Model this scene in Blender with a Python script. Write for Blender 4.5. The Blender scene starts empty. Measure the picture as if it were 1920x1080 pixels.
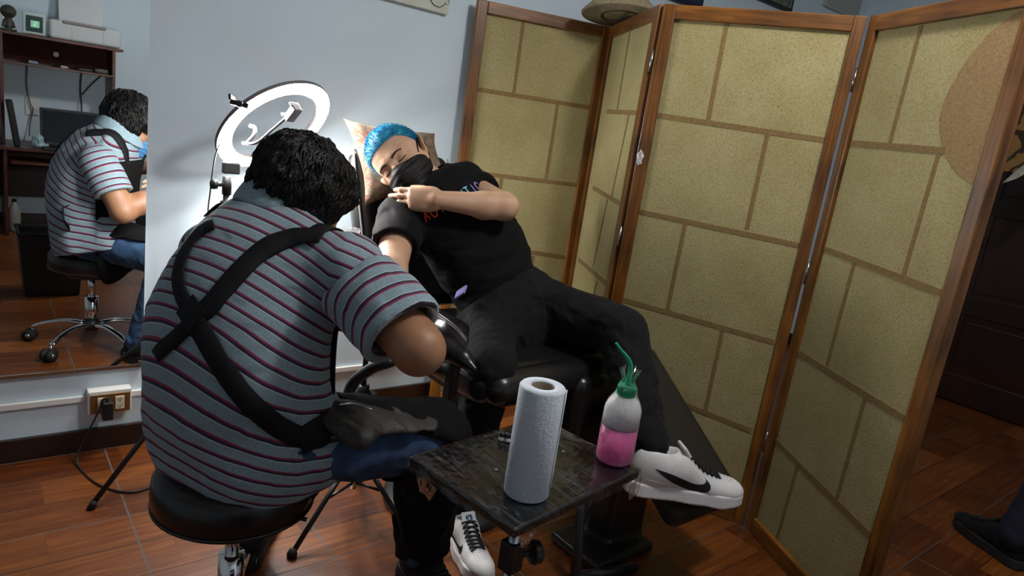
import bpy, bmesh, math, random
import numpy as np
from mathutils import Vector, Matrix

S = bpy.context.scene
COL = S.collection
PI = math.pi

# ---------------------------------------------------------------- camera
F_PX = 1275.0
CAM = np.array([0.0, 0.0, 1.2])
_a, _b, _c = math.radians(-39.941), math.radians(77.060), math.radians(8.3036)
def _rx(t): return np.array([[1, 0, 0], [0, math.cos(t), -math.sin(t)], [0, math.sin(t), math.cos(t)]])
def _rz(t): return np.array([[math.cos(t), -math.sin(t), 0], [math.sin(t), math.cos(t), 0], [0, 0, 1]])
RM = _rz(_a) @ _rx(_b) @ _rz(_c)
cam_d = bpy.data.cameras.new('camera')
cam = bpy.data.objects.new('camera', cam_d)
COL.objects.link(cam)
cam_d.sensor_width = 36.0
cam_d.lens = 36.0 * F_PX / 1920.0
cam_d.clip_start = 0.02
m4 = Matrix([list(RM[i]) + [CAM[i]] for i in range(3)] + [[0, 0, 0, 1]])
cam.matrix_world = m4
S.camera = cam

# ---------------------------------------------------------------- light
w = bpy.data.worlds.new('world')
S.world = w
w.use_nodes = True
w.node_tree.nodes['Background'].inputs[0].default_value = (0.55, 0.62, 0.75, 1)
w.node_tree.nodes['Background'].inputs[1].default_value = 0.035
S.view_settings.view_transform = 'Standard'
S.view_settings.look = 'None'
S.view_settings.gamma = 1
S.view_settings.use_curve_mapping = False
S.view_settings.exposure = 0.04
RING_STRENGTH = 145.0
LAMP_W = 39.0
LAMP_POS = (1.42, 0.42, 2.28)
ld = bpy.data.lights.new('ceiling_lamp_light', 'POINT')
ld.energy = LAMP_W
ld.color = (1.0, 0.97, 0.93)
ld.shadow_soft_size = 0.09
lamp_light = bpy.data.objects.new('ceiling_lamp_light', ld)
COL.objects.link(lamp_light)
lamp_light.location = LAMP_POS

def at(px, py, d):
    """world point seen at photo pixel (px,py), d metres along the optical axis"""
    return CAM + RM @ (np.array([px - 960.0, -(py - 540.0), -F_PX]) * d / F_PX)
def px_of(p):
    c = RM.T @ (np.array(p) - CAM)
    return 960 + F_PX * c[0] / -c[2], 540 - F_PX * c[1] / -c[2], -c[2]

# ---------------------------------------------------------------- naming
def tag(o, label=None, cat=None, group=None, kind=None):
    if label: o['label'] = label
    if cat: o['category'] = cat
    if group: o['group'] = group
    if kind: o['kind'] = kind
    return o
def thing(name, label, cat, loc=(0, 0, 0), group=None, rz=0.0):
    o = bpy.data.objects.new(name, None)
    COL.objects.link(o)
    o.location = [float(v) for v in loc]
    o.rotation_euler = (0, 0, rz)
    o.empty_display_size = 0.05
    return tag(o, label, cat, group)
def W(o):
    """world matrix without waiting for the depsgraph"""
    m = o.matrix_basis.copy()
    return (W(o.parent) @ m) if o.parent else m
def link(name, me, mats, parent=None, world=True):
    """mesh is given in world coordinates; parent offset is removed from it"""
    o = bpy.data.objects.new(name, me)
    COL.objects.link(o)
    if not isinstance(mats, (list, tuple)): mats = [mats]
    for m in mats: me.materials.append(m)
    if parent is not None:
        o.parent = parent
        if world: me.transform(W(parent).inverted())
    return o
def rebase(o, loc):
    """move the origin of a top-level single-mesh thing to loc"""
    loc = Vector([float(v) for v in loc])
    o.data.transform(Matrix.Translation(-loc))
    o.location = loc
    return o

# ---------------------------------------------------------------- mesh builder
def frame_from(d, up=(0, 0, 1)):
    d = np.array(d, float); d /= np.linalg.norm(d)
    u = np.array(up, float)
    if abs(np.dot(d, u)) > 0.97: u = np.array([1.0, 0, 0])
    x = np.cross(u, d); x /= np.linalg.norm(x)
    y = np.cross(d, x)
    return np.stack([x, y, d], 1)     # columns
class MB:
    def __init__(s): s.v = []; s.f = []; s.m = []; s.sm = []
    def add(s, v, f, mat=0, smooth=False):
        b = len(s.v)
        s.v += [tuple(float(c) for c in p) for p in v]
        s.f += [tuple(b + i for i in q) for q in f]
        s.m += [mat] * len(f); s.sm += [smooth] * len(f)
        return s
    def box(s, c, size, R=None, mat=0):
        hx, hy, hz = [q / 2 for q in size]
        v = np.array([[x, y, z] for x in (-hx, hx) for y in (-hy, hy) for z in (-hz, hz)])
        if R is not None: v = v @ np.array(R).T
        v = v + np.array(c)
        return s.add(v, [(0, 1, 3, 2), (4, 6, 7, 5), (0, 4, 5, 1), (2, 3, 7, 6), (0, 2, 6, 4), (1, 5, 7, 3)], mat)
    def tube(s, pts, r, n=12, mat=0, cap=True, smooth=True, flat=None):
        pts = [np.array(p, float) for p in pts]
        k = len(pts)
        rs = r if isinstance(r, (list, tuple, np.ndarray)) else [r] * k
        T = []
        for i in range(k):
            a = pts[max(i - 1, 0)]; b = pts[min(i + 1, k - 1)]
            t = b - a; T.append(t / (np.linalg.norm(t) + 1e-12))
        Fm = frame_from(T[0]); x = Fm[:, 0]
        v = []
        for i in range(k):
            x = x - T[i] * np.dot(x, T[i]); x /= np.linalg.norm(x) + 1e-12
            y = np.cross(T[i], x)
            for j in range(n):
                a = 2 * PI * j / n
                v.append(pts[i] + rs[i] * (math.cos(a) * x + (flat or 1) * math.sin(a) * y))
        f = [(i * n + j, i * n + (j + 1) % n, (i + 1) * n + (j + 1) % n, (i + 1) * n + j) for i in range(k - 1) for j in range(n)]
        if cap: f += [tuple(range(n))[::-1], tuple((k - 1) * n + j for j in range(n))]
        return s.add(v, f, mat, smooth)
    def cyl(s, a, b, r, r2=None, n=20, mat=0, smooth=True):
        return s.tube([a, b], [r, r if r2 is None else r2], n, mat, True, smooth)
    def lathe(s, prof, c=(0, 0, 0), R=None, n=32, mat=0, smooth=True, closed=False):
        v = []
        for r, z in prof:
            for j in range(n):
                a = 2 * PI * j / n
                v.append((r * math.cos(a), r * math.sin(a), z))
        v = np.array(v)
        if R is not None: v = v @ np.array(R).T
        v = v + np.array(c)
        k = len(prof)
        f = [(i * n + j, i * n + (j + 1) % n, (i + 1) * n + (j + 1) % n, (i + 1) * n + j) for i in range(k - 1) for j in range(n)]
        if closed: f += [((k - 1) * n + j, (k - 1) * n + (j + 1) % n, (j + 1) % n, j) for j in range(n)]
        else:
            if prof[0][0] > 1e-6: f.append(tuple(range(n))[::-1])
            if prof[-1][0] > 1e-6: f.append(tuple((k - 1) * n + j for j in range(n)))
        return s.add(v, f, mat, smooth)
    def ribbon(s, pts, nrm, wid, th=0.002, mat=0, smooth=True):
        """flat strap of width wid, thickness th; nrm = outward normals"""
        pts = [np.array(p, float) for p in pts]; k = len(pts)
        v = []
        for i in range(k):
            t = pts[min(i + 1, k - 1)] - pts[max(i - 1, 0)]; t /= np.linalg.norm(t) + 1e-12
            n_ = np.array(nrm[i], float); n_ -= t * np.dot(n_, t); n_ /= np.linalg.norm(n_) + 1e-12
            b = np.cross(t, n_)
            w_ = wid[i] if isinstance(wid, (list, np.ndarray)) else wid
            for sx, sz in ((-.5, 0), (-.46, 1), (.46, 1), (.5, 0)):
                v.append(pts[i] + b * sx * w_ + n_ * sz * th)
        f = [(i * 4 + j, i * 4 + (j + 1) % 4, (i + 1) * 4 + (j + 1) % 4, (i + 1) * 4 + j) for i in range(k - 1) for j in range(4)]
        f += [(3, 2, 1, 0), tuple((k - 1) * 4 + j for j in range(4))]
        return s.add(v, f, mat, smooth)
    def prism(s, poly, z0, z1, R=None, c=(0, 0, 0), mat=0):
        n = len(poly)
        v = np.array([(x, y, z0) for x, y in poly] + [(x, y, z1) for x, y in poly])
        if R is not None: v = v @ np.array(R).T
        v = v + np.array(c)
        return s.add(v, [tuple(range(n))[::-1], tuple(range(n, 2 * n))] + [(i, (i + 1) % n, n + (i + 1) % n, n + i) for i in range(n)], mat)
    def build(s, name, mats, parent=None, bevel=0.0, seg=2, world=True, sub=0):
        me = bpy.data.meshes.new(name)
        me.from_pydata(s.v, [], s.f)
        me.polygons.foreach_set('material_index', s.m)
        me.polygons.foreach_set('use_smooth', s.sm)
        me.update()
        bm = bmesh.new(); bm.from_mesh(me)
        bmesh.ops.recalc_face_normals(bm, faces=bm.faces)
        bm.to_mesh(me); bm.free()
        o = link(name, me, mats, parent, world)
        if bevel > 0:
            b = o.modifiers.new('bevel', 'BEVEL'); b.width = bevel; b.segments = seg; b.limit_method = 'ANGLE'
            b.angle_limit = math.radians(40)
        if sub:
            b = o.modifiers.new('sub', 'SUBSURF'); b.levels = sub; b.render_levels = sub
        return o
def Rz(a): return _rz(a)
def Rx(a): return _rx(a)
def Ry(t): return np.array([[math.cos(t), 0, math.sin(t)], [0, 1, 0], [-math.sin(t), 0, math.cos(t)]])
def spline(pts, n=8):
    """Catmull-Rom through pts"""
    P = [np.array(p, float) for p in pts]
    P = [2 * P[0] - P[1]] + P + [2 * P[-1] - P[-2]]
    out = []
    for i in range(1, len(P) - 2):
        for k in range(n):
            t = k / n
            out.append(0.5 * ((2 * P[i]) + (-P[i - 1] + P[i + 1]) * t + (2 * P[i - 1] - 5 * P[i] + 4 * P[i + 1] - P[i + 2]) * t * t + (-P[i - 1] + 3 * P[i] - 3 * P[i + 1] + P[i + 2]) * t ** 3))
    out.append(P[-2])
    return out

# ---------------------------------------------------------------- materials
def new_mat(name):
    m = bpy.data.materials.new(name); m.use_nodes = True
    nt = m.node_tree
    return m, nt, nt.nodes['Principled BSDF']
def N(nt, t, **kw):
    n = nt.nodes.new(t)
    for k, v in kw.items():
        if k.startswith('i_'):
            key = k[2:]
            key = int(key) if key.isdigit() else key
            n.inputs[key].default_value = v
        else: setattr(n, k, v)
    return n
def c4(c): return (c[0], c[1], c[2], 1.0)
def ramp(nt, fac, stops, interp='LINEAR'):
    r = nt.nodes.new('ShaderNodeValToRGB'); r.color_ramp.interpolation = interp
    while len(r.color_ramp.elements) < len(stops): r.color_ramp.elements.new(0.5)
    for e, (p, c) in zip(r.color_ramp.elements, stops):
        e.position = p; e.color = c4(c) if len(c) == 3 else c
    nt.links.new(fac, r.inputs[0])
    return r
def mat(name, col, rough=0.6, metal=0.0, noise=0.0, nscale=30.0, bump=0.0, bscale=200.0, spec=0.5, coat=0.0, sheen=0.0, sss=0.0, alpha=1.0, trans=0.0, ior=1.45, stretch=None):
    m, nt, b = new_mat(name)
    b.inputs['Base Color'].default_value = c4(col)
    b.inputs['Roughness'].default_value = rough
    b.inputs['Metallic'].default_value = metal
    b.inputs['Specular IOR Level'].default_value = spec
    b.inputs['Coat Weight'].default_value = coat
    b.inputs['Sheen Weight'].default_value = sheen
    b.inputs['IOR'].default_value = ior
    b.inputs['Transmission Weight'].default_value = trans
    b.inputs['Alpha'].default_value = alpha
    if sss > 0:
        b.inputs['Subsurface Weight'].default_value = sss
        b.inputs['Subsurface Radius'].default_value = (0.012, 0.005, 0.003)
        b.inputs['Subsurface Scale'].default_value = 1.0
    tc = N(nt, 'ShaderNodeTexCoord')
    vec = tc.outputs['Object']
    if stretch:
        mp = N(nt, 'ShaderNodeMapping'); mp.inputs['Scale'].default_value = stretch
        nt.links.new(vec, mp.inputs[0]); vec = mp.outputs[0]
    if noise > 0:
        n = N(nt, 'ShaderNodeTexNoise'); n.inputs['Scale'].default_value = nscale; n.inputs['Detail'].default_value = 4
        nt.links.new(vec, n.inputs['Vector'])
        lo = [max(0, q * (1 - noise)) for q in col]; hi = [min(1, q * (1 + noise)) for q in col]
        r = ramp(nt, n.outputs['Fac'], [(0.3, lo), (0.7, hi)])
        nt.links.new(r.outputs[0], b.inputs['Base Color'])
    if bump > 0:
        n2 = N(nt, 'ShaderNodeTexNoise'); n2.inputs['Scale'].default_value = bscale; n2.inputs['Detail'].default_value = 3
        nt.links.new(vec, n2.inputs['Vector'])
        bp = N(nt, 'ShaderNodeBump'); bp.inputs['Strength'].default_value = bump; bp.inputs['Distance'].default_value = 0.003
        nt.links.new(n2.outputs['Fac'], bp.inputs['Height']); nt.links.new(bp.outputs[0], b.inputs['Normal'])
    return m
def wood_mat(name, dark, light, scale=(40, 40, 2.5), rough=0.4, coat=0.3):
    m, nt, b = new_mat(name)
    tc = N(nt, 'ShaderNodeTexCoord'); mp = N(nt, 'ShaderNodeMapping'); mp.inputs['Scale'].default_value = scale
    nt.links.new(tc.outputs['Object'], mp.inputs[0])
    n = N(nt, 'ShaderNodeTexNoise'); n.inputs['Scale'].default_value = 1.0; n.inputs['Detail'].default_value = 6; n.inputs['Distortion'].default_value = 1.2
    nt.links.new(mp.outputs[0], n.inputs['Vector'])
    n3 = N(nt, 'ShaderNodeTexNoise'); n3.inputs['Scale'].default_value = 4.0; n3.inputs['Detail'].default_value = 2
    nt.links.new(tc.outputs['Object'], n3.inputs['Vector'])
    mx = N(nt, 'ShaderNodeMath', operation='MULTIPLY_ADD'); mx.inputs[1].default_value = 0.5; 
    nt.links.new(n3.outputs['Fac'], mx.inputs[0]); 
    ml = N(nt, 'ShaderNodeMath', operation='MULTIPLY'); ml.inputs[1].default_value = 0.6
    nt.links.new(n.outputs['Fac'], ml.inputs[0]); nt.links.new(ml.outputs[0], mx.inputs[2])
    r = ramp(nt, mx.outputs[0], [(0.40, dark), (0.55, tuple((a + c) / 2 for a, c in zip(dark, light))), (0.68, light)])
    nt.links.new(r.outputs[0], b.inputs['Base Color'])
    b.inputs['Roughness'].default_value = rough; b.inputs['Coat Weight'].default_value = coat; b.inputs['Coat Roughness'].default_value = 0.25
    bp = N(nt, 'ShaderNodeBump'); bp.inputs['Strength'].default_value = 0.25; bp.inputs['Distance'].default_value = 0.002
    nt.links.new(n.outputs['Fac'], bp.inputs['Height']); nt.links.new(bp.outputs[0], b.inputs['Normal'])
    return m
def emit_mat(name, col, strength):
    m, nt, b = new_mat(name)
    b.inputs['Base Color'].default_value = c4(col)
    b.inputs['Emission Color'].default_value = c4(col)
    b.inputs['Emission Strength'].default_value = strength
    return m

M = {}
M['wall'] = mat('wall_paint', (0.66, 0.785, 0.88), 0.75, noise=0.02, nscale=3, bump=0.08, bscale=120)
M['white_plastic'] = mat('white_plastic', (0.78, 0.78, 0.76), 0.4)
M['black_metal'] = mat('black_metal', (0.012, 0.012, 0.013), 0.35, spec=0.6)
M['black_plastic'] = mat('black_plastic', (0.012, 0.012, 0.013), 0.45)
M['rubber'] = mat('rubber', (0.01, 0.01, 0.01), 0.7)
M['chrome'] = mat('chrome', (0.75, 0.75, 0.76), 0.08, metal=1.0)
M['steel'] = mat('steel', (0.5, 0.5, 0.5), 0.25, metal=1.0)
M['leather'] = mat('black_vinyl', (0.011, 0.010, 0.011), 0.27, spec=0.6, bump=0.12, bscale=260)
M['screen_wood'] = wood_mat('screen_wood', (0.040, 0.013, 0.002), (0.27, 0.100, 0.012), coat=.15)
M['dark_wood'] = wood_mat('dark_wood', (0.012, 0.004, 0.002), (0.035, 0.009, 0.004), rough=0.4)
M['desk_wood'] = wood_mat('desk_wood', (0.06, 0.012, 0.008), (0.14, 0.034, 0.022), scale=(3, 30, 30), rough=0.4, coat=0.1)
M['baseboard'] = wood_mat('baseboard_wood', (0.012, 0.006, 0.005), (0.03, 0.014, 0.010), scale=(3, 30, 30), rough=0.35)
# ---------------------------------------------------------------- signed distance modelling
def _dot(a, b): return a[..., 0] * b[0] + a[..., 1] * b[1] + a[..., 2] * b[2]
def rcone(a, b, ra, rb, flat=None, up=None):
    """round cone from a to b; flat = (axis vector, factor): thickness squeezed along axis"""
    a = np.array(a, float); b = np.array(b, float)
    L = np.linalg.norm(b - a); d = (b - a) / (L + 1e-9)
    if flat is not None:
        ax = np.array(flat[0], float); ax -= d * np.dot(ax, d); ax /= np.linalg.norm(ax); fac = flat[1]
    def fn(p):
        q = p - a
        t = np.clip(_dot(q, d) / (L + 1e-9), 0, 1)
        r = ra + (rb - ra) * t
        q = q - t[..., None] * (L * d)
        if flat is None: return np.sqrt((q * q).sum(-1)) - r
        u = _dot(q, ax)
        q2 = (q * q).sum(-1) + u * u * (1 / fac ** 2 - 1)
        k = np.sqrt(q2)
        # scale correction keeps the field close to a distance
        g = np.sqrt((q * q).sum(-1) + u * u * (1 / fac ** 4 - 1)) / np.maximum(k, 1e-6)
        return (k - r) / np.maximum(g, 1.0)
    m = max(ra, rb)
    fn.bb = (np.minimum(a, b) - m, np.maximum(a, b) + m)
    return fn
def ell(c, r, R=None):
    c = np.array(c, float); r = np.array(r, float)
    Rt = None if R is None else np.array(R, float)
    def fn(p):
        q = p - c
        if Rt is not None: q = q @ Rt
        k0 = np.sqrt(((q / r) ** 2).sum(-1)); k1 = np.sqrt(((q / (r * r)) ** 2).sum(-1))
        return k0 * (k0 - 1.0) / np.maximum(k1, 1e-6)
    m = r.max(); fn.bb = (c - m, c + m)
    return fn
def rbox(c, h, rad, R=None):
    c = np.array(c, float); h = np.array(h, float) - rad
    Rt = None if R is None else np.array(R, float)
    def fn(p):
        q = p - c
        if Rt is not None: q = q @ Rt
        q = np.abs(q) - h
        return np.sqrt((np.maximum(q, 0) ** 2).sum(-1)) + np.minimum(q.max(-1), 0) - rad
    m = np.linalg.norm(h + rad); fn.bb = (c - m, c + m)
    return fn
def half(pt, n):
    """negative on the side n points away from"""
    pt = np.array(pt, float); n = np.array(n, float); n /= np.linalg.norm(n)
    return lambda p: _dot(p - pt, n)
def smin(a, b, k):
    if k <= 0: return np.minimum(a, b)
    h = np.maximum(k - np.abs(a - b), 0) / k
    return np.minimum(a, b) - h * h * k * 0.25
def smax(a, b, k): return -smin(-a, -b, k)
class Fld:
    """ordered list of (op, fn, k)"""
    def __init__(s): s.ops = []; s.bb0 = None
    def u(s, fn, k=0.02): s.ops.append(('u', fn, k)); s._b(fn); return s
    def _b(s, fn):
        if hasattr(fn, 'bb'):
            s.bb0 = fn.bb if s.bb0 is None else (np.minimum(s.bb0[0], fn.bb[0]), np.maximum(s.bb0[1], fn.bb[1]))
    def sub(s, fn, k=0.005): s.ops.append(('s', fn, k)); return s
    def cut(s, fn, k=0.003): s.ops.append(('i', fn, k)); return s     # keep where fn<0
    def disp(s, fn): s.ops.append(('d', fn, 0)); return s              # add fn(p) to the distance
    @property
    def bb(s): return s.bb0
    def __call__(s, p):
        d = None
        for op, fn, k in s.ops:
            if op == 'd': d = d + fn(p); continue
            e = fn(p)
            if op == 'u': d = e if d is None else smin(d, e, k)
            elif op == 's': d = smax(d, -e, k)
            else: d = smax(d, e, k)
        return d
def polyc(pts, rs, k=0.02, flat=None):
    f = Fld()
    for i in range(len(pts) - 1):
        f.u(rcone(pts[i], pts[i + 1], rs[i], rs[i + 1], flat), k if i else 0)
    return f
def surface_mesh(name, fld, h=0.004, pad=0.012, bb=None, coarse=6, smooth=1):
    """surface nets over a block-sparse grid"""
    lo, hi = bb if bb is not None else fld.bb
    lo = np.array(lo) - pad; hi = np.array(hi) + pad
    B = coarse
    nb = np.ceil((hi - lo) / (h * B)).astype(int) + 1
    cs = h * B
    gx, gy, gz = [lo[i] + (np.arange(nb[i]) + 0.5) * cs - 0.5 * h for i in range(3)]
    C = np.stack(np.meshgrid(gx, gy, gz, indexing='ij'), -1)
    dc = np.empty(C.shape[:3], np.float32)
    for i in range(nb[0]): dc[i] = fld(C[i])
    V = np.repeat(np.repeat(np.repeat(dc, B, 0), B, 1), B, 2).astype(np.float32)
    near = np.argwhere(np.abs(dc) < cs * 1.25)
    off = np.stack(np.meshgrid(np.arange(B), np.arange(B), np.arange(B), indexing='ij'), -1)
    CH = 400
    for s0 in range(0, len(near), CH):
        nn = near[s0:s0 + CH]
        idx = nn[:, None, None, None, :] * B + off[None]
        P = lo + idx * h
        d = fld(P)
        V[idx[..., 0], idx[..., 1], idx[..., 2]] = d
    # outer shell must be outside
    ins = V < 0
    n0, n1, n2 = V.shape
    # cells with mixed corners
    cnt = np.zeros((n0 - 1, n1 - 1, n2 - 1), np.uint8)
    for i in (0, 1):
        for j in (0, 1):
            for k in (0, 1):
                cnt += ins[i:n0 - 1 + i, j:n1 - 1 + j, k:n2 - 1 + k]
    cells = np.argwhere((cnt > 0) & (cnt < 8))
    idm = np.full(cnt.shape, -1, np.int32)
    idm[cells[:, 0], cells[:, 1], cells[:, 2]] = np.arange(len(cells))
    acc = np.zeros((len(cells), 3)); num = np.zeros(len(cells))
    cor = [(i, j, k) for i in (0, 1) for j in (0, 1) for k in (0, 1)]
    cv = [V[cells[:, 0] + i, cells[:, 1] + j, cells[:, 2] + k] for i, j, k in cor]
    for a in range(8):
        for b in range(a + 1, 8):
            df = np.array(cor[b]) - np.array(cor[a])
            if np.abs(df).sum() != 1: continue
            va, vb = cv[a], cv[b]
            mk = (va < 0) != (vb < 0)
            t = np.where(mk, va / np.where(mk, va - vb, 1), 0)
            acc += np.where(mk[:, None], np.array(cor[a]) + t[:, None] * df, 0); num += mk
    vert = lo + (cells + acc / num[:, None]) * h
    quads = []
    for ax in range(3):
        sl0 = [slice(None)] * 3; sl1 = [slice(None)] * 3
        sl0[ax] = slice(0, -1); sl1[ax] = slice(1, None)
        e = ins[tuple(sl0)] != ins[tuple(sl1)]
        E_ = np.argwhere(e)
        b1, b2 = (ax + 1) % 3, (ax + 2) % 3
        ok = (E_[:, b1] > 0) & (E_[:, b2] > 0) & (E_[:, b1] < V.shape[b1] - 1) & (E_[:, b2] < V.shape[b2] - 1)
        E_ = E_[ok]
        sg = ins[E_[:, 0], E_[:, 1], E_[:, 2]]
        def g(d1, d2):
            q = E_.copy(); q[:, b1] += d1; q[:, b2] += d2
            return idm[q[:, 0], q[:, 1], q[:, 2]]
        q = np.stack([g(-1, -1), g(0, -1), g(0, 0), g(-1, 0)], 1)
        q[~sg] = q[~sg][:, ::-1]
        quads.append(q)
    Q = np.concatenate(quads); Q = Q[(Q >= 0).all(1)]
    for _ in range(smooth):      # light Laplacian smoothing
        nv = len(vert); s_ = np.zeros((nv, 3)); c_ = np.zeros(nv)
        for a in range(4):
            i0, i1 = Q[:, a], Q[:, (a + 1) % 4]
            for k in range(3):
                s_[:, k] += np.bincount(i0, vert[i1, k], nv) + np.bincount(i1, vert[i0, k], nv)
            c_ += np.bincount(i0, minlength=nv) + np.bincount(i1, minlength=nv)
        vert = np.where(c_[:, None] > 0, 0.5 * vert + 0.5 * s_ / np.maximum(c_, 1)[:, None], vert)
    me = bpy.data.meshes.new(name)
    me.vertices.add(len(vert)); me.vertices.foreach_set('co', vert.astype(np.float32).ravel())
    me.loops.add(len(Q) * 4); me.loops.foreach_set('vertex_index', Q.astype(np.int32).ravel())
    me.polygons.add(len(Q)); me.polygons.foreach_set('loop_start', np.arange(0, len(Q) * 4, 4, dtype=np.int32))
    me.polygons.foreach_set('loop_total', np.full(len(Q), 4, np.int32))
    me.polygons.foreach_set('use_smooth', np.ones(len(Q), bool))
    me.update(calc_edges=True); me.validate()
    return me
def solid(name, fld, mats, parent=None, h=0.004, **kw):
    return link(name, surface_mesh(name, fld, h, **kw), mats, parent)
def sines(seed, scale, n=6, amp=1.0, stretch=(1, 1, 1), R=None):
    """smooth pseudo-noise field"""
    rs = np.random.RandomState(seed)
    K = rs.normal(size=(n, 3)); K /= np.linalg.norm(K, axis=1)[:, None]
    K = K * (rs.uniform(0.6, 1.5, n) * 2 * PI / scale)[:, None] * np.array(stretch)
    if R is not None: K = K @ np.array(R).T
    ph = rs.uniform(0, 6.28, n)
    def fn(p):
        s = 0
        for k, q in zip(K, ph):
            s = s + np.sin(_dot(p, k) + q + 0.8 * (0 if isinstance(s, int) else s))
        return amp * s / n
    return fn
# ================================================================ SETTING
YB, XR, YF, XL, ZC = 2.37, 4.62, -1.55, -1.7, 2.45     # back wall, right wall, front wall, left wall, ceiling
def slab(name, c, size, m, parent=None, **kw):
    return tag(MB().box(c, size).build(name, m, parent, **kw), kind='structure')
def floor_material():
    m, nt, b = new_mat('wood_look_tiles')
    L = nt.links.new
    tc = N(nt, 'ShaderNodeTexCoord'); sp = N(nt, 'ShaderNodeSeparateXYZ'); L(tc.outputs['Object'], sp.inputs[0])
    def math_(op, a, b_=None, c_=None):
        n = N(nt, 'ShaderNodeMath', operation=op)
        for i, v in enumerate((a, b_, c_)):
            if v is None: continue
            if isinstance(v, (int, float)): n.inputs[i].default_value = v
            else: L(v, n.inputs[i])
        return n.outputs[0]
    T = 0.427
    gx = math_('DIVIDE', math_('SUBTRACT', sp.outputs[0], 0.338 - 20 * T), T)
    gy = math_('DIVIDE', math_('SUBTRACT', sp.outputs[1], 1.925 - 20 * T), T)
    fx = math_('FRACT', gx); fy = math_('FRACT', gy)
    def edge(f, wd):
        return math_('LESS_THAN', math_('MINIMUM', f, math_('SUBTRACT', 1.0, f)), wd)
    grout = math_('MAXIMUM', edge(fx, 0.0058), edge(fy, 0.0035))
    rowf = math_('MULTIPLY', gy, 3.0)
    row = math_('FLOOR', rowf); rf = math_('FRACT', rowf)
    wn = N(nt, 'ShaderNodeTexWhiteNoise', noise_dimensions='1D'); L(row, wn.inputs['W'])
    colf = math_('ADD', math_('MULTIPLY', gx, 1.35), math_('MULTIPLY', wn.outputs[0], 2.0))
    col = math_('FLOOR', colf); cf = math_('FRACT', colf)
    cb = N(nt, 'ShaderNodeCombineXYZ'); L(row, cb.inputs[0]); L(col, cb.inputs[1])
    wn2 = N(nt, 'ShaderNodeTexWhiteNoise', noise_dimensions='3D'); L(cb.outputs[0], wn2.inputs['Vector'])
    seam = math_('MAXIMUM', edge(rf, 0.014), math_('MULTIPLY', edge(cf, 0.004), 0.25))
    # grain
    cb2 = N(nt, 'ShaderNodeCombineXYZ')
    L(math_('MULTIPLY', sp.outputs[0], 5.0), cb2.inputs[0])
    L(math_('ADD', math_('MULTIPLY', sp.outputs[1], 70.0), math_('MULTIPLY', wn2.outputs[0], 30.0)), cb2.inputs[1])
    ng = N(nt, 'ShaderNodeTexNoise'); ng.inputs['Scale'].default_value = 1.0; ng.inputs['Detail'].default_value = 5; ng.inputs['Distortion'].default_value = 0.8
    L(cb2.outputs[0], ng.inputs['Vector'])
    f = math_('ADD', math_('MULTIPLY', wn2.outputs[0], 0.30), math_('MULTIPLY', ng.outputs['Fac'], 0.75))
    r = ramp(nt, f, [(0.25, (0.055, 0.012, 0.003)), (0.45, (0.125, 0.031, 0.005)), (0.62, (0.195, 0.057, 0.010)), (0.8, (0.30, 0.10, 0.019))])
    mx = N(nt, 'ShaderNodeMixRGB'); L(seam, mx.inputs[0]); L(r.outputs[0], mx.inputs[1]); mx.inputs[2].default_value = (0.05, 0.014, 0.005, 1)
    mx2 = N(nt, 'ShaderNodeMixRGB'); L(grout, mx2.inputs[0]); L(mx.outputs[0], mx2.inputs[1]); mx2.inputs[2].default_value = (0.10, 0.085, 0.08, 1)
    L(mx2.outputs[0], b.inputs['Base Color'])
    L(math_('ADD', 0.33, math_('MULTIPLY', grout, 0.4)), b.inputs['Roughness'])
    bp = N(nt, 'ShaderNodeBump'); bp.inputs['Strength'].default_value = 0.35; bp.inputs['Distance'].default_value = 0.003
    h = math_('SUBTRACT', math_('MULTIPLY', ng.outputs['Fac'], 0.25), math_('ADD', math_('MULTIPLY', seam, 0.4), grout))
    L(h, bp.inputs['Height']); L(bp.outputs[0], b.inputs['Normal'])
    return m
M['floor'] = floor_material()
slab('floor', ((XL + XR) / 2, (YF + YB) / 2, -0.05), (XR - XL + .4, YB - YF + .4, 0.1), M['floor'])
slab('ceiling', ((XL + XR) / 2, (YF + YB) / 2, ZC + .05), (XR - XL + .4, YB - YF + .4, 0.1), mat('ceiling_paint', (0.72, 0.73, 0.74), 0.8))
slab('wall_back', ((XL + XR) / 2, YB + .05, ZC / 2), (XR - XL, .1, ZC), M['wall'])
slab('wall_right', (XR + .05, (YF + YB) / 2, ZC / 2), (.1, YB - YF + .2, ZC), M['wall'])
slab('wall_front', ((XL + XR) / 2, YF - .05, ZC / 2), (XR - XL, .1, ZC), M['wall'])
slab('wall_left', (XL - .05, (YF + YB) / 2, ZC / 2), (.1, YB - YF + .2, ZC), M['wall'])
slab('baseboard_back', ((XL + XR) / 2, YB - .008, .037), (XR - XL, .016, .074), M['baseboard'], bevel=.003)
slab('baseboard_front', ((XL + XR) / 2, YF + .008, .037), (XR - XL, .016, .074), M['baseboard'], bevel=.003)
slab('baseboard_right', (XR - .008, 1.75, .037), (.016, 1.2, .074), M['baseboard'], bevel=.003)

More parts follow.
